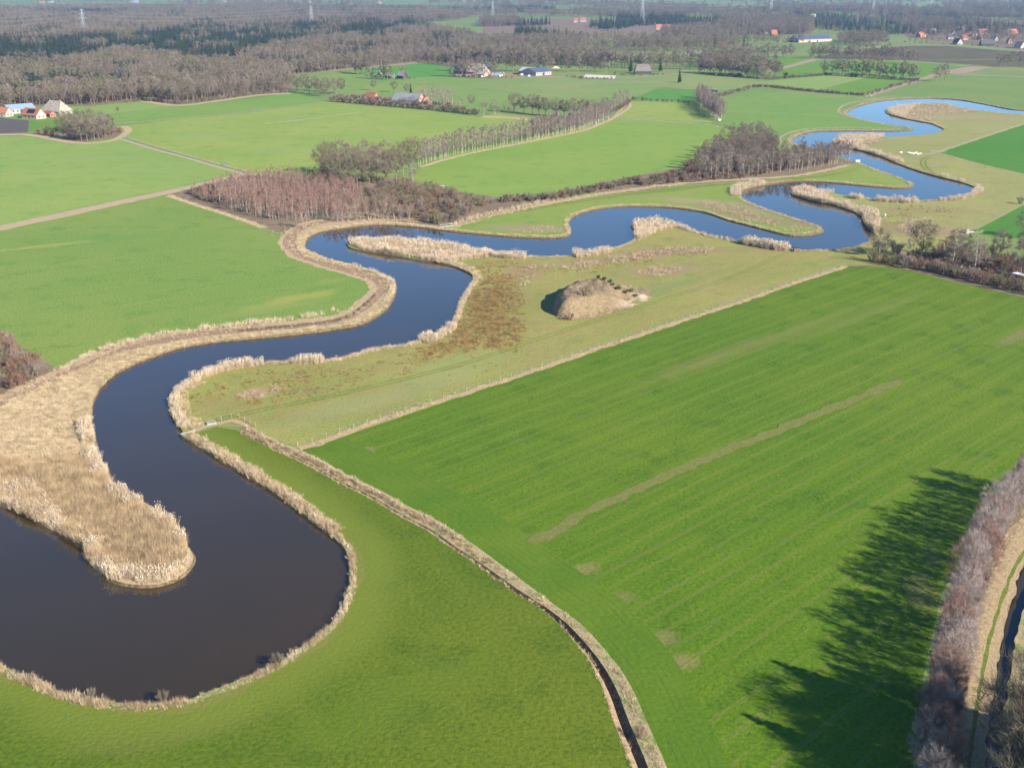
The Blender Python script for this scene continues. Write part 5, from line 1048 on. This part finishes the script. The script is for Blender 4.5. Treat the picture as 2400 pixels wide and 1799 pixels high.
def boxvf(x0, x1, y0, y1, z0, z1):
    return ([(x0,y0,z0),(x1,y0,z0),(x1,y1,z0),(x0,y1,z0),(x0,y0,z1),(x1,y0,z1),(x1,y1,z1),(x0,y1,z1)],
            [(0,3,2,1),(4,5,6,7),(0,1,5,4),(1,2,6,5),(2,3,7,6),(3,0,4,7)])
def multi(bs):
    V = []; F = []
    for b in bs:
        v, f = boxvf(*b); F += [tuple(i + len(V) for i in q) for q in f]; V += v
    return V, F
def part(name, V, F, mat, parent): return link(name, mesh(name, V, F, M[mat]), parent)
def house(name, label, cat, p1, p2, depth, eave, ridge, wall, roof, group=None, across=False, hip=0.0, nwin=3, chimney=True, door=True, winmat='glass_dark', solar=False, oh=.35, barn=False, wh=1.2):
    """p1, p2: photo positions of the two ends of the front wall's foot"""
    a = np.array(P(*p1)); b = np.array(P(*p2)); L = float(np.linalg.norm(b - a)); ang = math.atan2(b[1] - a[1], b[0] - a[0])
    mid = (a + b) / 2 + np.array([-math.sin(ang), math.cos(ang)]) * depth / 2
    root = tag(empty(name, (mid[0], mid[1], 0), ang), label, cat, group)
    X, Y = L / 2, depth / 2
    if across: U, Vv = Y, X        # ridge runs away from the viewer
    else: U, Vv = X, Y
    T = (lambda x, y, z: (-y, x, z)) if across else (lambda x, y, z: (x, y, z))
    hx = U * hip
    V = [T(-U,-Vv,-.1),T(U,-Vv,-.1),T(U,Vv,-.1),T(-U,Vv,-.1),T(-U,-Vv,eave),T(U,-Vv,eave),T(U,Vv,eave),T(-U,Vv,eave)]
    F = [(0,3,2,1),(0,1,5,4),(2,3,7,6)]
    if hip: F += [(1,2,6,5),(3,0,4,7),(4,5,6,7)]
    else:
        V += [T(-U,0,ridge-.12),T(U,0,ridge-.12)]; F += [(1,2,6,9,5),(3,0,4,8,7),(4,5,9,8),(6,7,8,9)]
    part('wall', V, F, wall, root)
    e = oh; sl_ = (ridge - eave) / Vv; ze = eave - e * sl_; th = .22; V = []; F = []
    if hip:
        up = [T(-U-e,-Vv-e,ze+.05),T(U+e,-Vv-e,ze+.05),T(U+e,Vv+e,ze+.05),T(-U-e,Vv+e,ze+.05),T(-U+hx,0,ridge+.1),T(U-hx,0,ridge+.1)]
        V = up; F = [(0,1,5,4),(1,2,5),(2,3,4,5),(3,0,4),(0,3,2,1)]
    else:
        for s in (-1, 1):
            o = len(V); V += [T(-U-e,s*(Vv+e),ze+.03),T(U+e,s*(Vv+e),ze+.03),T(U+e,0,ridge+.03),T(-U-e,0,ridge+.03),T(-U-e,s*(Vv+e),ze+.03+th),T(U+e,s*(Vv+e),ze+.03+th),T(U+e,0,ridge+.03+th),T(-U-e,0,ridge+.03+th)]
            F += [tuple(i + o for i in q) for q in [(0,1,2,3),(4,5,6,7),(0,1,5,4),(1,2,6,5),(3,0,4,7)]]
    rf = part('roof', V, F, roof, root)
    if solar:
        v, f = [], []
        v = [T(-U*.45,-Vv*.78,0),T(U*.55,-Vv*.78,0),T(U*.55,-Vv*.22,0),T(-U*.45,-Vv*.22,0)]
        zz = lambda y: eave + (Vv - abs(y)) * sl_ + th + .12
        v = [(p[0], p[1], zz(Vv*.78 if i < 2 else Vv*.22)) for i, p in enumerate(v)]; v += [(p[0], p[1], p[2] + .08) for p in v]
        part('solar_panel', v, [(0,1,2,3),(4,5,6,7),(0,1,5,4),(1,2,6,5),(2,3,7,6),(3,0,4,7)], 'solar', rf)
    if chimney:
        v, f = boxvf(U*.45, U*.45+.7, -.35, .35, ridge-.4, ridge+1.0); part('chimney', [T(*q) for q in v], f, 'brick_red', rf)
    xs = np.linspace(-X, X, nwin + 2)[1:-1] if nwin else []
    zc = eave * .55
    for i, x in enumerate(xs):
        if door and i == len(xs) // 2:
            v, f = boxvf(x-.55*(3 if barn else 1), x+.55*(3 if barn else 1), -Y-.03, -Y+.05, 0, min(eave*.85, 3.2 if barn else 2.1)); part('door', v, f, 'wood_dark' if barn else 'door_green', root)
        else:
            v, f = boxvf(x-.6, x+.6, -Y-.03, -Y+.05, zc-wh/2, zc+wh/2); w_ = part('window', v, f, winmat, root)
            if not barn: v, f = boxvf(x-.7, x+.7, -Y-.07, -Y+.02, zc-wh/2-.12, zc-wh/2-.01); part('sill', v, f, 'white_paint', w_)
    for s in (-1, 1):
        if across and s == -1: continue
        for y in (-Y*.4, Y*.4):
            v, f = boxvf(X-.05, X+.03, y-.5, y+.5, zc-wh/2, zc+wh/2); v = [(s*q[0], q[1], q[2]) for q in v]; part('window', v, f, winmat, root)
    if across:
        v, f = boxvf(-.5, .5, -Y-.03, -Y+.05, eave+.1, eave+1.1); part('window', v, f, winmat, root)
    return root
# left farmyard
house('barn', 'long barn with pale blue metal roof and white gable at the left farm', 'barn', (22,268), (84,263), 13, 3.6, 6.6, 'plaster', 'metal_blue', chimney=False, nwin=5, barn=True)
house('farmhouse', 'farmhouse under a large grey brown thatched roof beside the blue roofed barn', 'farmhouse', (95,268), (140,271), 14, 3.0, 10.5, 'plaster', 'thatch', hip=.42, nwin=5)
house('outbuilding', 'orange tiled outbuilding with dark solar panel on its roof', 'outbuilding', (51,277), (86,280), 9, 2.8, 7.4, 'brick_pink', 'tile_orange', chimney=False, nwin=3, solar=True)
house('outbuilding', 'orange roofed white gabled house cut by the left picture edge', 'outbuilding', (-14,274), (14,275), 9, 3.0, 7.0, 'plaster', 'tile_orange', chimney=False, nwin=2)
house('outbuilding', 'small red brick shed between orange outbuilding and thatched farmhouse', 'shed', (101,273), (118,275), 5, 2.4, 4.2, 'brick_red', 'tile_red', chimney=False, nwin=3)
house('house', 'small orange roofed annex right of the thatched farmhouse', 'house', (147,268), (157,268), 6, 2.6, 5.0, 'brick_pink', 'tile_orange', chimney=False, nwin=2)
# farmhouses behind the hedge
house('farmhouse', 'hidden farmhouse with dark roof and red dormer behind the tall hedge', 'farmhouse', (918,243), (978,247), 13, 2.8, 9.0, 'brick_pink', 'tile_grey', nwin=4)
house('house', 'orange roofed house behind the left part of the tall hedge', 'house', (852,237), (874,239), 9, 2.8, 7.4, 'brick_red', 'tile_orange', nwin=2)
house('house', 'red roofed annex at the right end of the hidden farmhouse', 'house', (976,244), (990,246), 9, 2.8, 7.4, 'brick_red', 'tile_orange', nwin=2)
# small farm in the far field
house('house', 'small dark roofed house among bare trees left in the far field', 'house', (883,181), (893,181), 8, 3.0, 7.0, 'wood_dark', 'tile_grey', across=True, nwin=2)
house('house', 'grey roofed house right in the far field group', 'house', (930,184), (944,185), 9, 3.0, 7.6, 'wood_dark', 'tile_grey', nwin=2)
house('shed', 'low white shed between the two far field houses', 'shed', (918,184), (925,184), 5, 2.4, 4, 'plaster', 'tile_grey', nwin=1, chimney=False, across=True)
house('shed', 'low brown shed left of the white shed in the far field', 'shed', (902,182), (912,183), 5, 2.2, 3.6, 'wood_brown', 'tile_grey', nwin=1, chimney=False)
# hamlet
house('house', 'black timber house with white trimmed gable, leftmost of the hamlet', 'house', (1063,173), (1082,174), 10, 3.0, 8.0, 'wood_dark', 'tile_dark', nwin=2)
house('farmhouse', 'large brown thatched farmhouse in the middle of the hamlet', 'farmhouse', (1091,174), (1132,176), 15, 3.0, 11.5, 'brick_red', 'thatch', hip=.35, nwin=4)
house('barn', 'tall dark green barn behind the thatched hamlet farmhouse', 'barn', (1137,168), (1151,168), 12, 5.0, 10.0, 'wood_dark', 'tile_dark', chimney=False, nwin=2, barn=True)
house('shed', 'long grey roofed shed in front of the thatched hamlet farmhouse', 'shed', (1110,179), (1134,180), 9, 2.5, 4.6, 'brick_pink', 'tile_grey', chimney=False, nwin=3)
house('shed', 'small white gabled shed right of the pale blue container', 'shed', (1178,176), (1184,176), 4, 2.6, 5.0, 'plaster', 'tile_dark', across=True, chimney=False, nwin=1)
house('barn', 'wide low barn with grey blue roof, left of the two hamlet barns', 'barn', (1216,175), (1253,176), 24, 4.0, 7.2, 'wood_brown', 'metal_grey', chimney=False, nwin=4, barn=True)
house('barn', 'low barn with dark blue roof and white windows, right of the hamlet', 'barn', (1256,178), (1292,175), 24, 3.6, 7.6, 'plaster', 'metal_dark', chimney=False, nwin=7, barn=True)
house('farmhouse', 'lone thatched house with notched dark roof between two conifers', 'farmhouse', (1488,174), (1528,174), 14, 3.2, 10.5, 'wood_dark', 'thatch_dark', hip=.3, nwin=4)
house('house', 'white house at the forest edge, left of a pair', 'house', (1110,94), (1128,95), 11, 3.2, 8, 'plaster', 'tile_grey', nwin=2)
house('house', 'white gabled house at the forest edge, right of a pair', 'house', (1156,100), (1167,100), 10, 3.4, 8.5, 'plaster', 'tile_dark', across=True, nwin=2)
house('house', 'orange house beside the pointed dark conifer', 'house', (1690,111), (1702,111), 9, 2.8, 6.5, 'brick_pink', 'tile_orange', nwin=2)
fw = [('white farm building behind the tree row, left of three', 1612,131,1625,'plaster','tile_dark'), ('white farm building behind the tree row, middle of three', 1632,132,1644,'plaster','tile_grey'), ('white farm building behind the tree row, right of three', 1652,130,1660,'plaster','tile_dark')]
for lb, x0, y0, x1, wm, rm in fw: house('house', lb, 'house', (x0, y0), (x1, y0), 9, 2.8, 6.5, wm, rm, nwin=2)
# farm with long barn
house('barn', 'very long low barn with dark blue roof near the ploughed field', 'barn', (1872,100), (1950,97), 26, 4.5, 10.5, 'brick_pink', 'metal_dark', chimney=False, nwin=8, barn=True)
house('barn', 'short dark barn left of the very long blue roofed barn', 'barn', (1848,99), (1869,100), 26, 4.0, 11, 'wood_dark', 'metal_dark', chimney=False, nwin=2, barn=True)
house('house', 'orange roofed house at the trees left of the long dark barn', 'house', (1809,85), (1822,85), 14, 3.5, 11, 'brick_red', 'tile_orange', nwin=2)
house('house', 'second orange roofed house, nearest above the long dark barn', 'house', (1833,79), (1845,79), 14, 3.5, 11, 'brick_red', 'tile_orange', nwin=2)
# village on the right
vil = [('orange house at the left edge of the village', 2157,88,2170,'brick_red','tile_orange'), ('white gabled house left in the village upper row', 2184,76,2192,'plaster','tile_dark'), ('bright white gable, second in the village upper row', 2209,75,2221,'plaster','tile_dark'), ('white gable above the village middle', 2252,73,2262,'plaster','tile_grey'),
       ('white twin gabled house in the village middle, left', 2231,83,2239,'plaster','tile_dark'), ('white gabled house in the village middle, right', 2243,83,2250,'plaster','tile_dark'), ('tall cream gabled house right of the village middle', 2279,86,2290,'plaster','tile_red'),
       ('long red roofed terrace, left of three', 2295,80,2318,'brick_red','tile_red'), ('long red roofed terrace, middle of three', 2330,79,2354,'brick_pink','tile_red'), ('long red roofed terrace, right of three', 2362,81,2386,'brick_red','tile_red'),
       ('brown house low in the village left of the road bend', 2222,92,2234,'brick_pink','tile_dark'), ('brown gabled house beside the village road', 2248,93,2256,'brick_pink','tile_red'), ('pale cream gable in the village trees', 2332,97,2340,'plaster','tile_dark'), ('tan gabled house right in the village', 2363,103,2372,'brick_pink','tile_orange'),
       ('cream house lowest right of the village', 2376,112,2388,'plaster','tile_orange'), ('white house cut by the right edge of the village', 2392,114,2402,'plaster','tile_dark'), ('long dark shed beside the village road', 2300,108,2330,'wood_dark','tile_dark'), ('white low house under the village trees', 2232,104,2244,'plaster','tile_dark'),
       ('white flat house high in the village wood, left', 2294,58,2302,'plaster','tile_dark'), ('white flat house high in the village wood, right', 2308,56,2316,'plaster','tile_dark'), ('small grey roofed house above the orange village house', 2176,78,2182,'plaster_grey','tile_grey'), ('dim red roofed house between cream gable and road', 2300,94,2312,'brick_red','tile_dark')]
for i, (lb, x0, y0, x1, wm, rm) in enumerate(vil):
    house('village_house', lb, 'house', (x0, y0), (x1, y0 + (i % 3) - 1), 10, 3.4, 9.5, wm, rm, nwin=2, across=(x1 - x0) < 12)
farl = [('red roofed house in the far trees below the pylon, left', 1538,70,1552,'brick_pink','tile_orange'), ('red roofed house in the far trees below the pylon, right', 1560,70,1572,'plaster','tile_orange'), ('white gable between the two far red roofs', 1552,70,1558,'plaster','tile_dark'), ('small white house with red roof in the far wood', 1630,73,1637,'plaster','tile_red'),
        ('pinkish block building far behind the middle woods', 1345,53,1354,'brick_pink','tile_red'), ('white and red low building right of the pinkish block', 1360,52,1374,'plaster','tile_red'), ('white barn on the far right green field', 1900,43,1912,'plaster','plaster'), ('white house with dark roof on the upper far fields', 1881,17,1890,'plaster','tile_dark'),
        ('red house at the top left horizon', 92,9,104,'brick_red','tile_orange'), ('white shed right of the red house at the top left', 113,7,124,'plaster','tile_grey'), ('red roofed farm at the far left fields', 22,20,31,'brick_red','tile_orange'), ('small red house right in the far left farm group', 82,18,90,'brick_red','tile_orange'), ('white gabled house on the far left fields', 114,25,122,'plaster','tile_grey'), ('orange house beside the white gabled far left house', 124,24,132,'brick_red','tile_orange'),
        ('long dark glasshouse on the far left', 14,29,44,'metal_dark','metal_dark'), ('long pale blue glasshouse on the far left', 58,28,92,'metal_grey','metal_blue'), ('white long barn on the top horizon left of centre', 306,7,324,'plaster','metal_blue'), ('pinkish house on the horizon at left', 295,18,303,'brick_pink','tile_red'), ('tiny white house at the horizon left third', 524,6,530,'plaster','tile_red'),
        ('white barn on the horizon left of centre', 724,8,734,'plaster','tile_grey'), ('cream house on the horizon near the centre', 886,9,894,'plaster','tile_orange'), ('pair of white barns on the horizon right of centre', 1080,4,1094,'plaster','plaster'), ('long white greenhouse on the horizon centre right', 1280,10,1302,'metal_blue','metal_blue'), ('white barn on the horizon beside the centre right field', 1108,5,1116,'plaster','plaster'),
        ('white house in the right far woods', 2176,37,2184,'plaster','tile_dark'), ('yellow sided house in the far right woods', 1780,40,1790,'plaster','tile_red'), ('white trailer shaped house beneath the far wood', 1808,38,1816,'plaster','plaster'), ('white houses line below the far wood, left', 1740,80,1750,'plaster','tile_dark'), ('white houses line below the far wood, middle', 1768,80,1780,'plaster','tile_grey'), ('white houses line below the far wood, right', 1790,81,1800,'plaster','tile_dark')]
for lb, x0, y0, x1, wm, rm in farl: house('far_house', lb, 'house', (x0, y0), (x1, y0), 12, 4.5, 11, wm, rm, nwin=2, chimney=False)

# small built things
def simple(name, label, cat, px, parts_, ang=0.0, group=None):
    c = P(*px); root = tag(empty(name, (c[0], c[1], 0), R(ang)), label, cat, group)
    for nm, bs, mt in parts_: V, F = multi(bs); part(nm, V, F, mt, root)
    return root
simple('container', 'pale blue storage container between hamlet sheds', 'container', (1163,177), [('body', [(-5.5,5.5,-1.3,1.3,.15,2.9)], 'metal_blue'), ('door', [(5.5,5.56,-1.2,1.2,.3,2.8)], 'white_paint')])
for i, (x, y) in enumerate([(1098,181), (1132,182), (1173,181), (1222,178), (1240,181)]):
    simple('trailer', ['white farm trailer at the left hamlet yard edge', 'white farm trailer below the hamlet farmhouse', 'cream caravan below the pale blue container', 'white van in front of the wide grey barn', 'pale car parked before the hamlet barns'][i], 'vehicle', (x, y), [('body', [(-2.2,2.2,-1,1,.6,2.4)], 'white_paint'), ('wheel', [(-1.5,-.9,-1.05,-.85,0,.7),(.9,1.5,-1.05,-.85,0,.7)], 'tyre'), ('window', [(-1.6,1.4,-1.03,-.9,1.5,2.1)], 'glass_dark')], i * 20)
simple('field_shelter', 'pale blue metal field shelter, left of two beside the strip wood', 'shelter', (1666,215), [('wall', [(-3.4,3.4,1.4,1.6,0,2.2),(-3.4,-3.2,-1.6,1.6,0,2.2),(3.2,3.4,-1.6,1.6,0,2.2)], 'metal_blue'), ('roof', [(-3.7,3.7,-1.9,1.9,2.2,2.4)], 'metal_blue')])
simple('field_shelter', 'pale blue metal field shelter, right of two beside the strip wood', 'shelter', (1677,216), [('wall', [(-1.8,1.8,1.4,1.6,0,2.5),(-1.8,-1.6,-1.6,1.6,0,2.5),(1.6,1.8,-1.6,1.6,0,2.5)], 'metal_blue'), ('roof', [(-2.0,2.0,-1.9,1.9,2.5,2.7)], 'metal_grey')])
simple('weir_wall', 'white concrete outlet wall where the ditch meets the near river bank', 'weir', (440,1014), [('wall', [(-1.9,1.9,-.14,.14,-1.2,.3)], 'concrete'), ('side_wall', [(-1.9,-1.65,-1.2,-.14,-1.0,.25)], 'concrete')], 40)
simple('trough', 'grey white drinking trough on the grass near the outlet wall', 'trough', (496,994), [('basin', [(-1.1,1.1,-.5,-.4,.1,.6),(-1.1,1.1,.4,.5,.1,.6),(-1.1,-1.,-.4,.4,.1,.6),(1.,1.1,-.4,.4,.1,.6),(-1.1,1.1,-.5,.5,0,.1)], 'concrete'), ('water_surface', [(-.99,.99,-.39,.39,.12,.5)], 'glass_dark')], 22)
simple('weir_wall', 'white concrete outlet wall on the river bend below the thicket', 'weir', (1047,532), [('wall', [(-3.2,3.2,-.2,.2,-1.2,.5)], 'concrete'), ('railing', [(-3.2,3.2,-.05,.05,1.2,1.3),(-3.2,-3.1,-.05,.05,.5,1.2),(3.1,3.2,-.05,.05,.5,1.2),(-.05,.05,-.05,.05,.5,1.2)], 'steel')], 30)
simple('sluice_box', 'dark box shaped sluice at the river bend beside the field corner', 'sluice', (1866,589), [('box', [(-1.1,1.1,-.8,.8,0,1.5)], 'wood_brown'), ('lid', [(-1.25,1.25,-.95,.95,1.5,1.65)], 'wood_dark')])
simple('trough', 'green plastic trough by the copse on the big green field', 'trough', (297,324), [('basin', [(-1.5,1.5,-.7,.7,0,.7)], 'teal'), ('rim', [(-1.6,1.6,-.8,.8,.7,.78)], 'teal')])
simple('trough', 'green plastic trough beside the farm track fork', 'trough', (528,386), [('basin', [(-1.5,1.5,-.7,.7,0,.7)], 'teal'), ('rim', [(-1.6,1.6,-.8,.8,.7,.78)], 'teal')])
simple('pump_box', 'small white box at the corner of the green field near the thicket', 'box', (1038,440), [('box', [(-.9,.9,-.6,.6,0,1.0)], 'metal_blue'), ('lid', [(-1.,1.,-.7,.7,1.0,1.1)], 'white_paint')])
simple('pump_box', 'small pale box at the ditch end by the upper river meadow', 'box', (2010,379), [('box', [(-1.3,1.3,-.5,.5,0,.9)], 'white_paint'), ('lid', [(-1.4,1.4,-.6,.6,.9,1.0)], 'white_paint')])
simple('pipe_outlet', 'pale concrete pipe end on the ditch beside the upper bend', 'pipe', (2036,226), [('slab', [(-3,3,-1,1,0,.8)], 'concrete'), ('pipe', [(-.8,.8,-1.1,-.9,.1,.7)], 'glass_dark')])
simple('beehive', 'white box in front of the curved strip wood', 'box', (1686,284), [('box', [(-.8,.8,-.6,.6,.3,1.6)], 'white_paint'), ('leg', [(-1,-.8,-.7,.7,0,.3),(.8,1,-.7,.7,0,.3)], 'wood_brown')])
simple('caravan', 'white caravan half hidden in the hedgerow at the right edge', 'caravan', (2391,660), [('body', [(-1.3,1.3,-3,3,.5,2.7)], 'white_paint'), ('window', [(-1.33,-1.2,-2,-.6,1.5,2.2),(-1.33,-1.2,.6,2,1.5,2.2)], 'glass_dark'), ('wheel', [(-1.36,-1.1,-.4,.4,0,.7),(1.1,1.36,-.4,.4,0,.7)], 'tyre')], 25)
simple('rubble_pile', 'pile of pale stones at the corner of the small green field', 'stone pile', (2270,546), [('stone', [(-2,-.3,-1,.7,-.2,1.1),(-.2,1.5,-.9,.5,-.2,.9),(1.4,2.8,-.4,.9,-.2,.6),(-1,.6,.4,1.6,-.2,1.5)], 'stone')], 20)
simple('sand_heap', 'low pale sand heap right of the hamlet barns', 'heap', (1302,160), [('heap', [(-5,5,-3,3,-.2,.7),(-3.6,3.6,-2.1,2.1,.7,1.4),(-2,2,-1.2,1.2,1.4,2.0)], 'sandpit')])

# fences: posts and wires
def fence(label, pts, step, h=1.15, wires=2, rad=.07, mat='post_wood', group=None, cap=98, shift=0.0):
    L = resample(W(pts), step)[:cap]
    if shift: L = [(p[0] + q[0] * shift, p[1] + q[1] * shift) for p, q in zip(L, normals(L))]
    c = L[0]; root = tag(empty('fence', (c[0], c[1], 0)), label, 'fence', group); first = None
    for i, p in enumerate(L):
        if first is None:
            v, f = prisms([[0, 0, -.2, 0, 0, h, rad, rad]], 6); first = link('fence_post', mesh('fence_post', v, f, M[mat]), root); o = first
        else: o = first.copy(); COL.objects.link(o); o.parent = root
        o.location = (p[0] - c[0], p[1] - c[1], 0); o.rotation_euler = (rng.normal() * .05, rng.normal() * .05, rng.uniform(0, 3))
    for k in range(wires):
        z = h * (.55 + .38 * k); S = [[a[0] - c[0], a[1] - c[1], z, b[0] - c[0], b[1] - c[1], z, .012, .012] for a, b in zip(L[:-1], L[1:])]
        v, f = prisms(S, 3); link('fence_wire', mesh('fence_wire', v, f, M['wire']), root)
    return root
fence('wire fence with wooden posts along the edge of the big cereal field', [(700,1048),(842,1000),(1190,888),(1600,750),(1985,622)], 4.0, 1.25, rad=.07, shift=.4)
fence('short wire fence running from the near outlet wall to the ditch', [(455,1008),(505,990),(556,976),(600,1000)], 2.6, 1.2)
fence('fence posts round the second upper river bend', [(2115,301),(2000,300),(1900,302),(1850,312),(1828,324),(1832,336),(1860,350),(1925,368)], 6, 1.2, rad=.12)
fence('fence posts round the uppermost river bend', [(2100,226),(1990,243),(1966,256),(1970,266),(2000,276),(2060,288),(2135,300)], 6, 1.2, rad=.12)
fence('fence between river meadow and the far right cereal field', [(2400,291),(2300,323),(2197,357)], 5, 1.2, rad=.12)
fence('fence from the hedgerow to the pile of stones', [(2218,566),(2262,548),(2300,530),(2360,500),(2400,480)], 4, 1.2, rad=.1)
fence('wire fence on the meadow side of the wood floor path', [(1740,422),(1853,414),(1944,400),(2000,384)], 6, 1.1)
fence('fence across the pale green field beyond the alder row', [(1455,277),(1600,287),(1672,293)], 6, 1.2, rad=.11)
fence('old fence along the worn strip below the strip wood', [(1700,262),(1850,268),(1960,274)], 8, 1.1, rad=.1)
def gate(px, ang, label, L=4.0):
    simple('field_gate', label, 'gate', px, [('post', [(-.15,0,-.08,.08,-.2,1.5),(L,L+.15,-.08,.08,-.2,1.5)], 'post_wood'), ('rail', [(0,L,-.03,.03,z,z+.09) for z in (.3,.65,1.0,1.3)], 'post_wood')], ang)
gate((2182,357), 0, 'pale wooden gate at the corner of the far right cereal field, left of two'); gate((2200,358), -8, 'pale wooden gate at the corner of the far right cereal field, right of two')
gate((2286,549), 25, 'pale wooden gate right of the stone pile'); gate((2216,568), 15, 'wooden gate at the meadow corner by the hedgerow', 3)

# grazing animals: one continuous skinned body each
def animal(px, head, label, s=1.0, mat='wool'):
    c = P(*px); me = bpy.data.meshes.new('sheep'); o = link('sheep', me, None, (c[0], c[1], 0)); o.rotation_euler = (0, 0, head); o.scale = (s, s, s)
    V = [(0,0,.66),(.28,0,.66),(.5,0,.72),(.68,0,.66),(.86,0,.42 if px[0] % 2 else .78),(-.32,0,.66),(-.52,0,.62),(.34,.14,.4),(.34,.15,.02),(.34,-.14,.4),(.34,-.15,.02),(-.4,.14,.42),(-.38,.15,.02),(-.4,-.14,.42),(-.38,-.15,.02),(-.6,0,.45)]
    E_ = [(0,1),(1,2),(2,3),(3,4),(0,5),(5,6),(1,7),(7,8),(1,9),(9,10),(5,11),(11,12),(5,13),(13,14),(6,15)]
    RR = [.30,.27,.17,.12,.09,.29,.2,.1,.05,.1,.05,.11,.05,.11,.05,.05]
    me.from_pydata(V, E_, []); m = o.modifiers.new('skin', 'SKIN'); lay = me.skin_vertices[0] if me.skin_vertices else None
    if lay is None:
        import bmesh
        bm = bmesh.new(); bm.from_mesh(me); ly = bm.verts.layers.skin.verify()
        for v, r in zip(bm.verts, RR): v[ly].radius = (r, r)
        bm.verts.ensure_lookup_table(); bm.verts[0][ly].use_root = True
        bm.to_mesh(me); bm.free()
    else:
        for v, r in zip(lay.data, RR): v.radius = (r, r)
        lay.data[0].use_root = True
    o.modifiers.new('subsurf', 'SUBSURF').levels = 1; me.materials.append(M[mat])
    return tag(o, label, 'sheep', None)
for (x, y, a, lb) in [(2111,360,.2,'white sheep grazing apart, leftmost of the flock by the river'), (2129,361,2.9,'white sheep second from left in the flock by the river'), (2135,362,.4,'white sheep third from left in the flock by the river'), (2141,363,3.3,'white sheep in the middle of the close group by the river'), (2146,361,.1,'white sheep standing higher up in the close group'), (2151,364,.3,'white sheep second from right in the flock by the river'), (2157,363,2.8,'white sheep rightmost of the flock by the river'), (2074,508,1.2,'single white sheep alone on the rough meadow by the river')]:
    animal((x, y), a, lb, 1.35)

# power line
def pylon_parts(h=46):
    leg = []; br = []
    def wd(z): return 3.6 * (1 - z / h) ** 1.0 + .55
    zs = [0, 7, 14, 20, 26, 31, 36, 41, h]
    for sx in (-1, 1):
        for sy in (-1, 1):
            for a, b in zip(zs[:-1], zs[1:]): leg.append([sx*wd(a), sy*wd(a), a, sx*wd(b), sy*wd(b), b, .22, .2])
    for a, b in zip(zs[:-1], zs[1:]):
        for (x0, y0), (x1, y1) in (((-1,-1),(1,-1)), ((1,-1),(1,1)), ((1,1),(-1,1)), ((-1,1),(-1,-1))):
            br.append([x0*wd(a), y0*wd(a), a, x1*wd(b), y1*wd(b), b, .1, .1]); br.append([x1*wd(a), y1*wd(a), a, x0*wd(b), y0*wd(b), b, .1, .1]); br.append([x0*wd(b), y0*wd(b), b, x1*wd(b), y1*wd(b), b, .1, .1])
    arms = []
    for z, l in ((30, 8.5), (37, 7.0), (43.5, 5.0)):
        q = []
        for s in (-1, 1):
            for sy in (-1, 1): q.append([s*wd(z)*.9, sy*wd(z), z, s*l, 0, z + .3, .14, .1]); q.append([s*wd(z)*.8, sy*wd(z), z + 2, s*l, 0, z + .4, .12, .1])
            q.append([s*l, 0, z + .3, s*l, 0, z - 1.8, .1, .1])
        arms.append(q)
    return prisms(leg, 4), prisms(br, 3), [prisms(a, 3) for a in arms]
_lg, _br, _ar = pylon_parts(); pm = [mesh('pylon_leg', *_lg, M['steel']), mesh('pylon_brace', *_br, M['steel'])] + [mesh('pylon_arm', *a, M['steel']) for a in _ar]
pyl = [(198,82,'grey lattice pylon rising from the forest at the upper left',1.05), (731,63,'grey lattice pylon standing in the forest behind the spruce belt',1.0), (1155,44,'faint lattice pylon above the far edge of the spruce belt',1.0), (1505,54,'tall faint lattice pylon above the middle far woods',1.25), (1806,38,'faint lattice pylon above the far right woods, left of three',1.2), (2045,40,'faint lattice pylon above the far right woods, middle of three',1.15), (2180,28,'faint lattice pylon above the far right woods, right of three',1.1)]
PY = []
for x, y, lb, s in pyl:
    c = P(x, y); root = tag(empty('pylon', (c[0], c[1], 0), R(60)), lb, 'pylon', None); root.scale = (s, s, s); PY.append((c, s))
    for nm, m_ in zip(('tower_legs', 'tower_bracing', 'cross_arm', 'cross_arm', 'cross_arm'), pm): link(nm, m_, root)
PY = [((P(-420,112)), 1.05)] + PY
for i in range(len(PY) - 1):
    (a, sa), (b, sb) = PY[i], PY[i + 1]; S = []
    d = np.array(b) - np.array(a); n_ = np.array([-d[1], d[0]]) / (np.linalg.norm(d) + 1e-9)
    for z, l in ((28.5, 8), (35.5, 6.5), (42, 4.6)):
        for s in (-1, 1):
            pts = []
            for t in np.linspace(0, 1, 15):
                q = np.array(a) * (1 - t) + np.array(b) * t + n_ * l * s; pts.append([q[0], q[1], z * (sa * (1 - t) + sb * t) - 4 * 9 * t * (1 - t)])
            S += [[*u, *v, .05, .05] for u, v in zip(pts[:-1], pts[1:])]
    v, f = prisms(S, 3); tag(link('power_cable', mesh('power_cable', v, f, M['steel'])), 'sagging power cables in span %s of the distant pylon line' % ['left of the first pylon', 'between the first two pylons', 'between the second and third pylon', 'between third and fourth pylon', 'between fourth and fifth pylon', 'between fifth and sixth pylon', 'between the last two pylons'][i], 'cable', None)

# ------------------------------------------------------------------ air
V, F = boxvf(-16200, 16200, -400, 16200, -3, 112)
hz = bpy.data.materials.new('haze'); hz.use_nodes = True; t_ = hz.node_tree; t_.nodes.clear()
o_ = t_.nodes.new('ShaderNodeOutputMaterial'); v_ = t_.nodes.new('ShaderNodeVolumePrincipled')
v_.inputs['Density'].default_value = 0.8e-4; v_.inputs['Color'].default_value = (.5, .7, 1.0, 1); v_.inputs['Anisotropy'].default_value = 0.4
t_.links.new(v_.outputs[0], o_.inputs['Volume'])
me = mesh('haze', V, F, hz); ho = link('haze', me); tag(ho, 'thin pale air over the whole land', 'haze', kind='stuff')
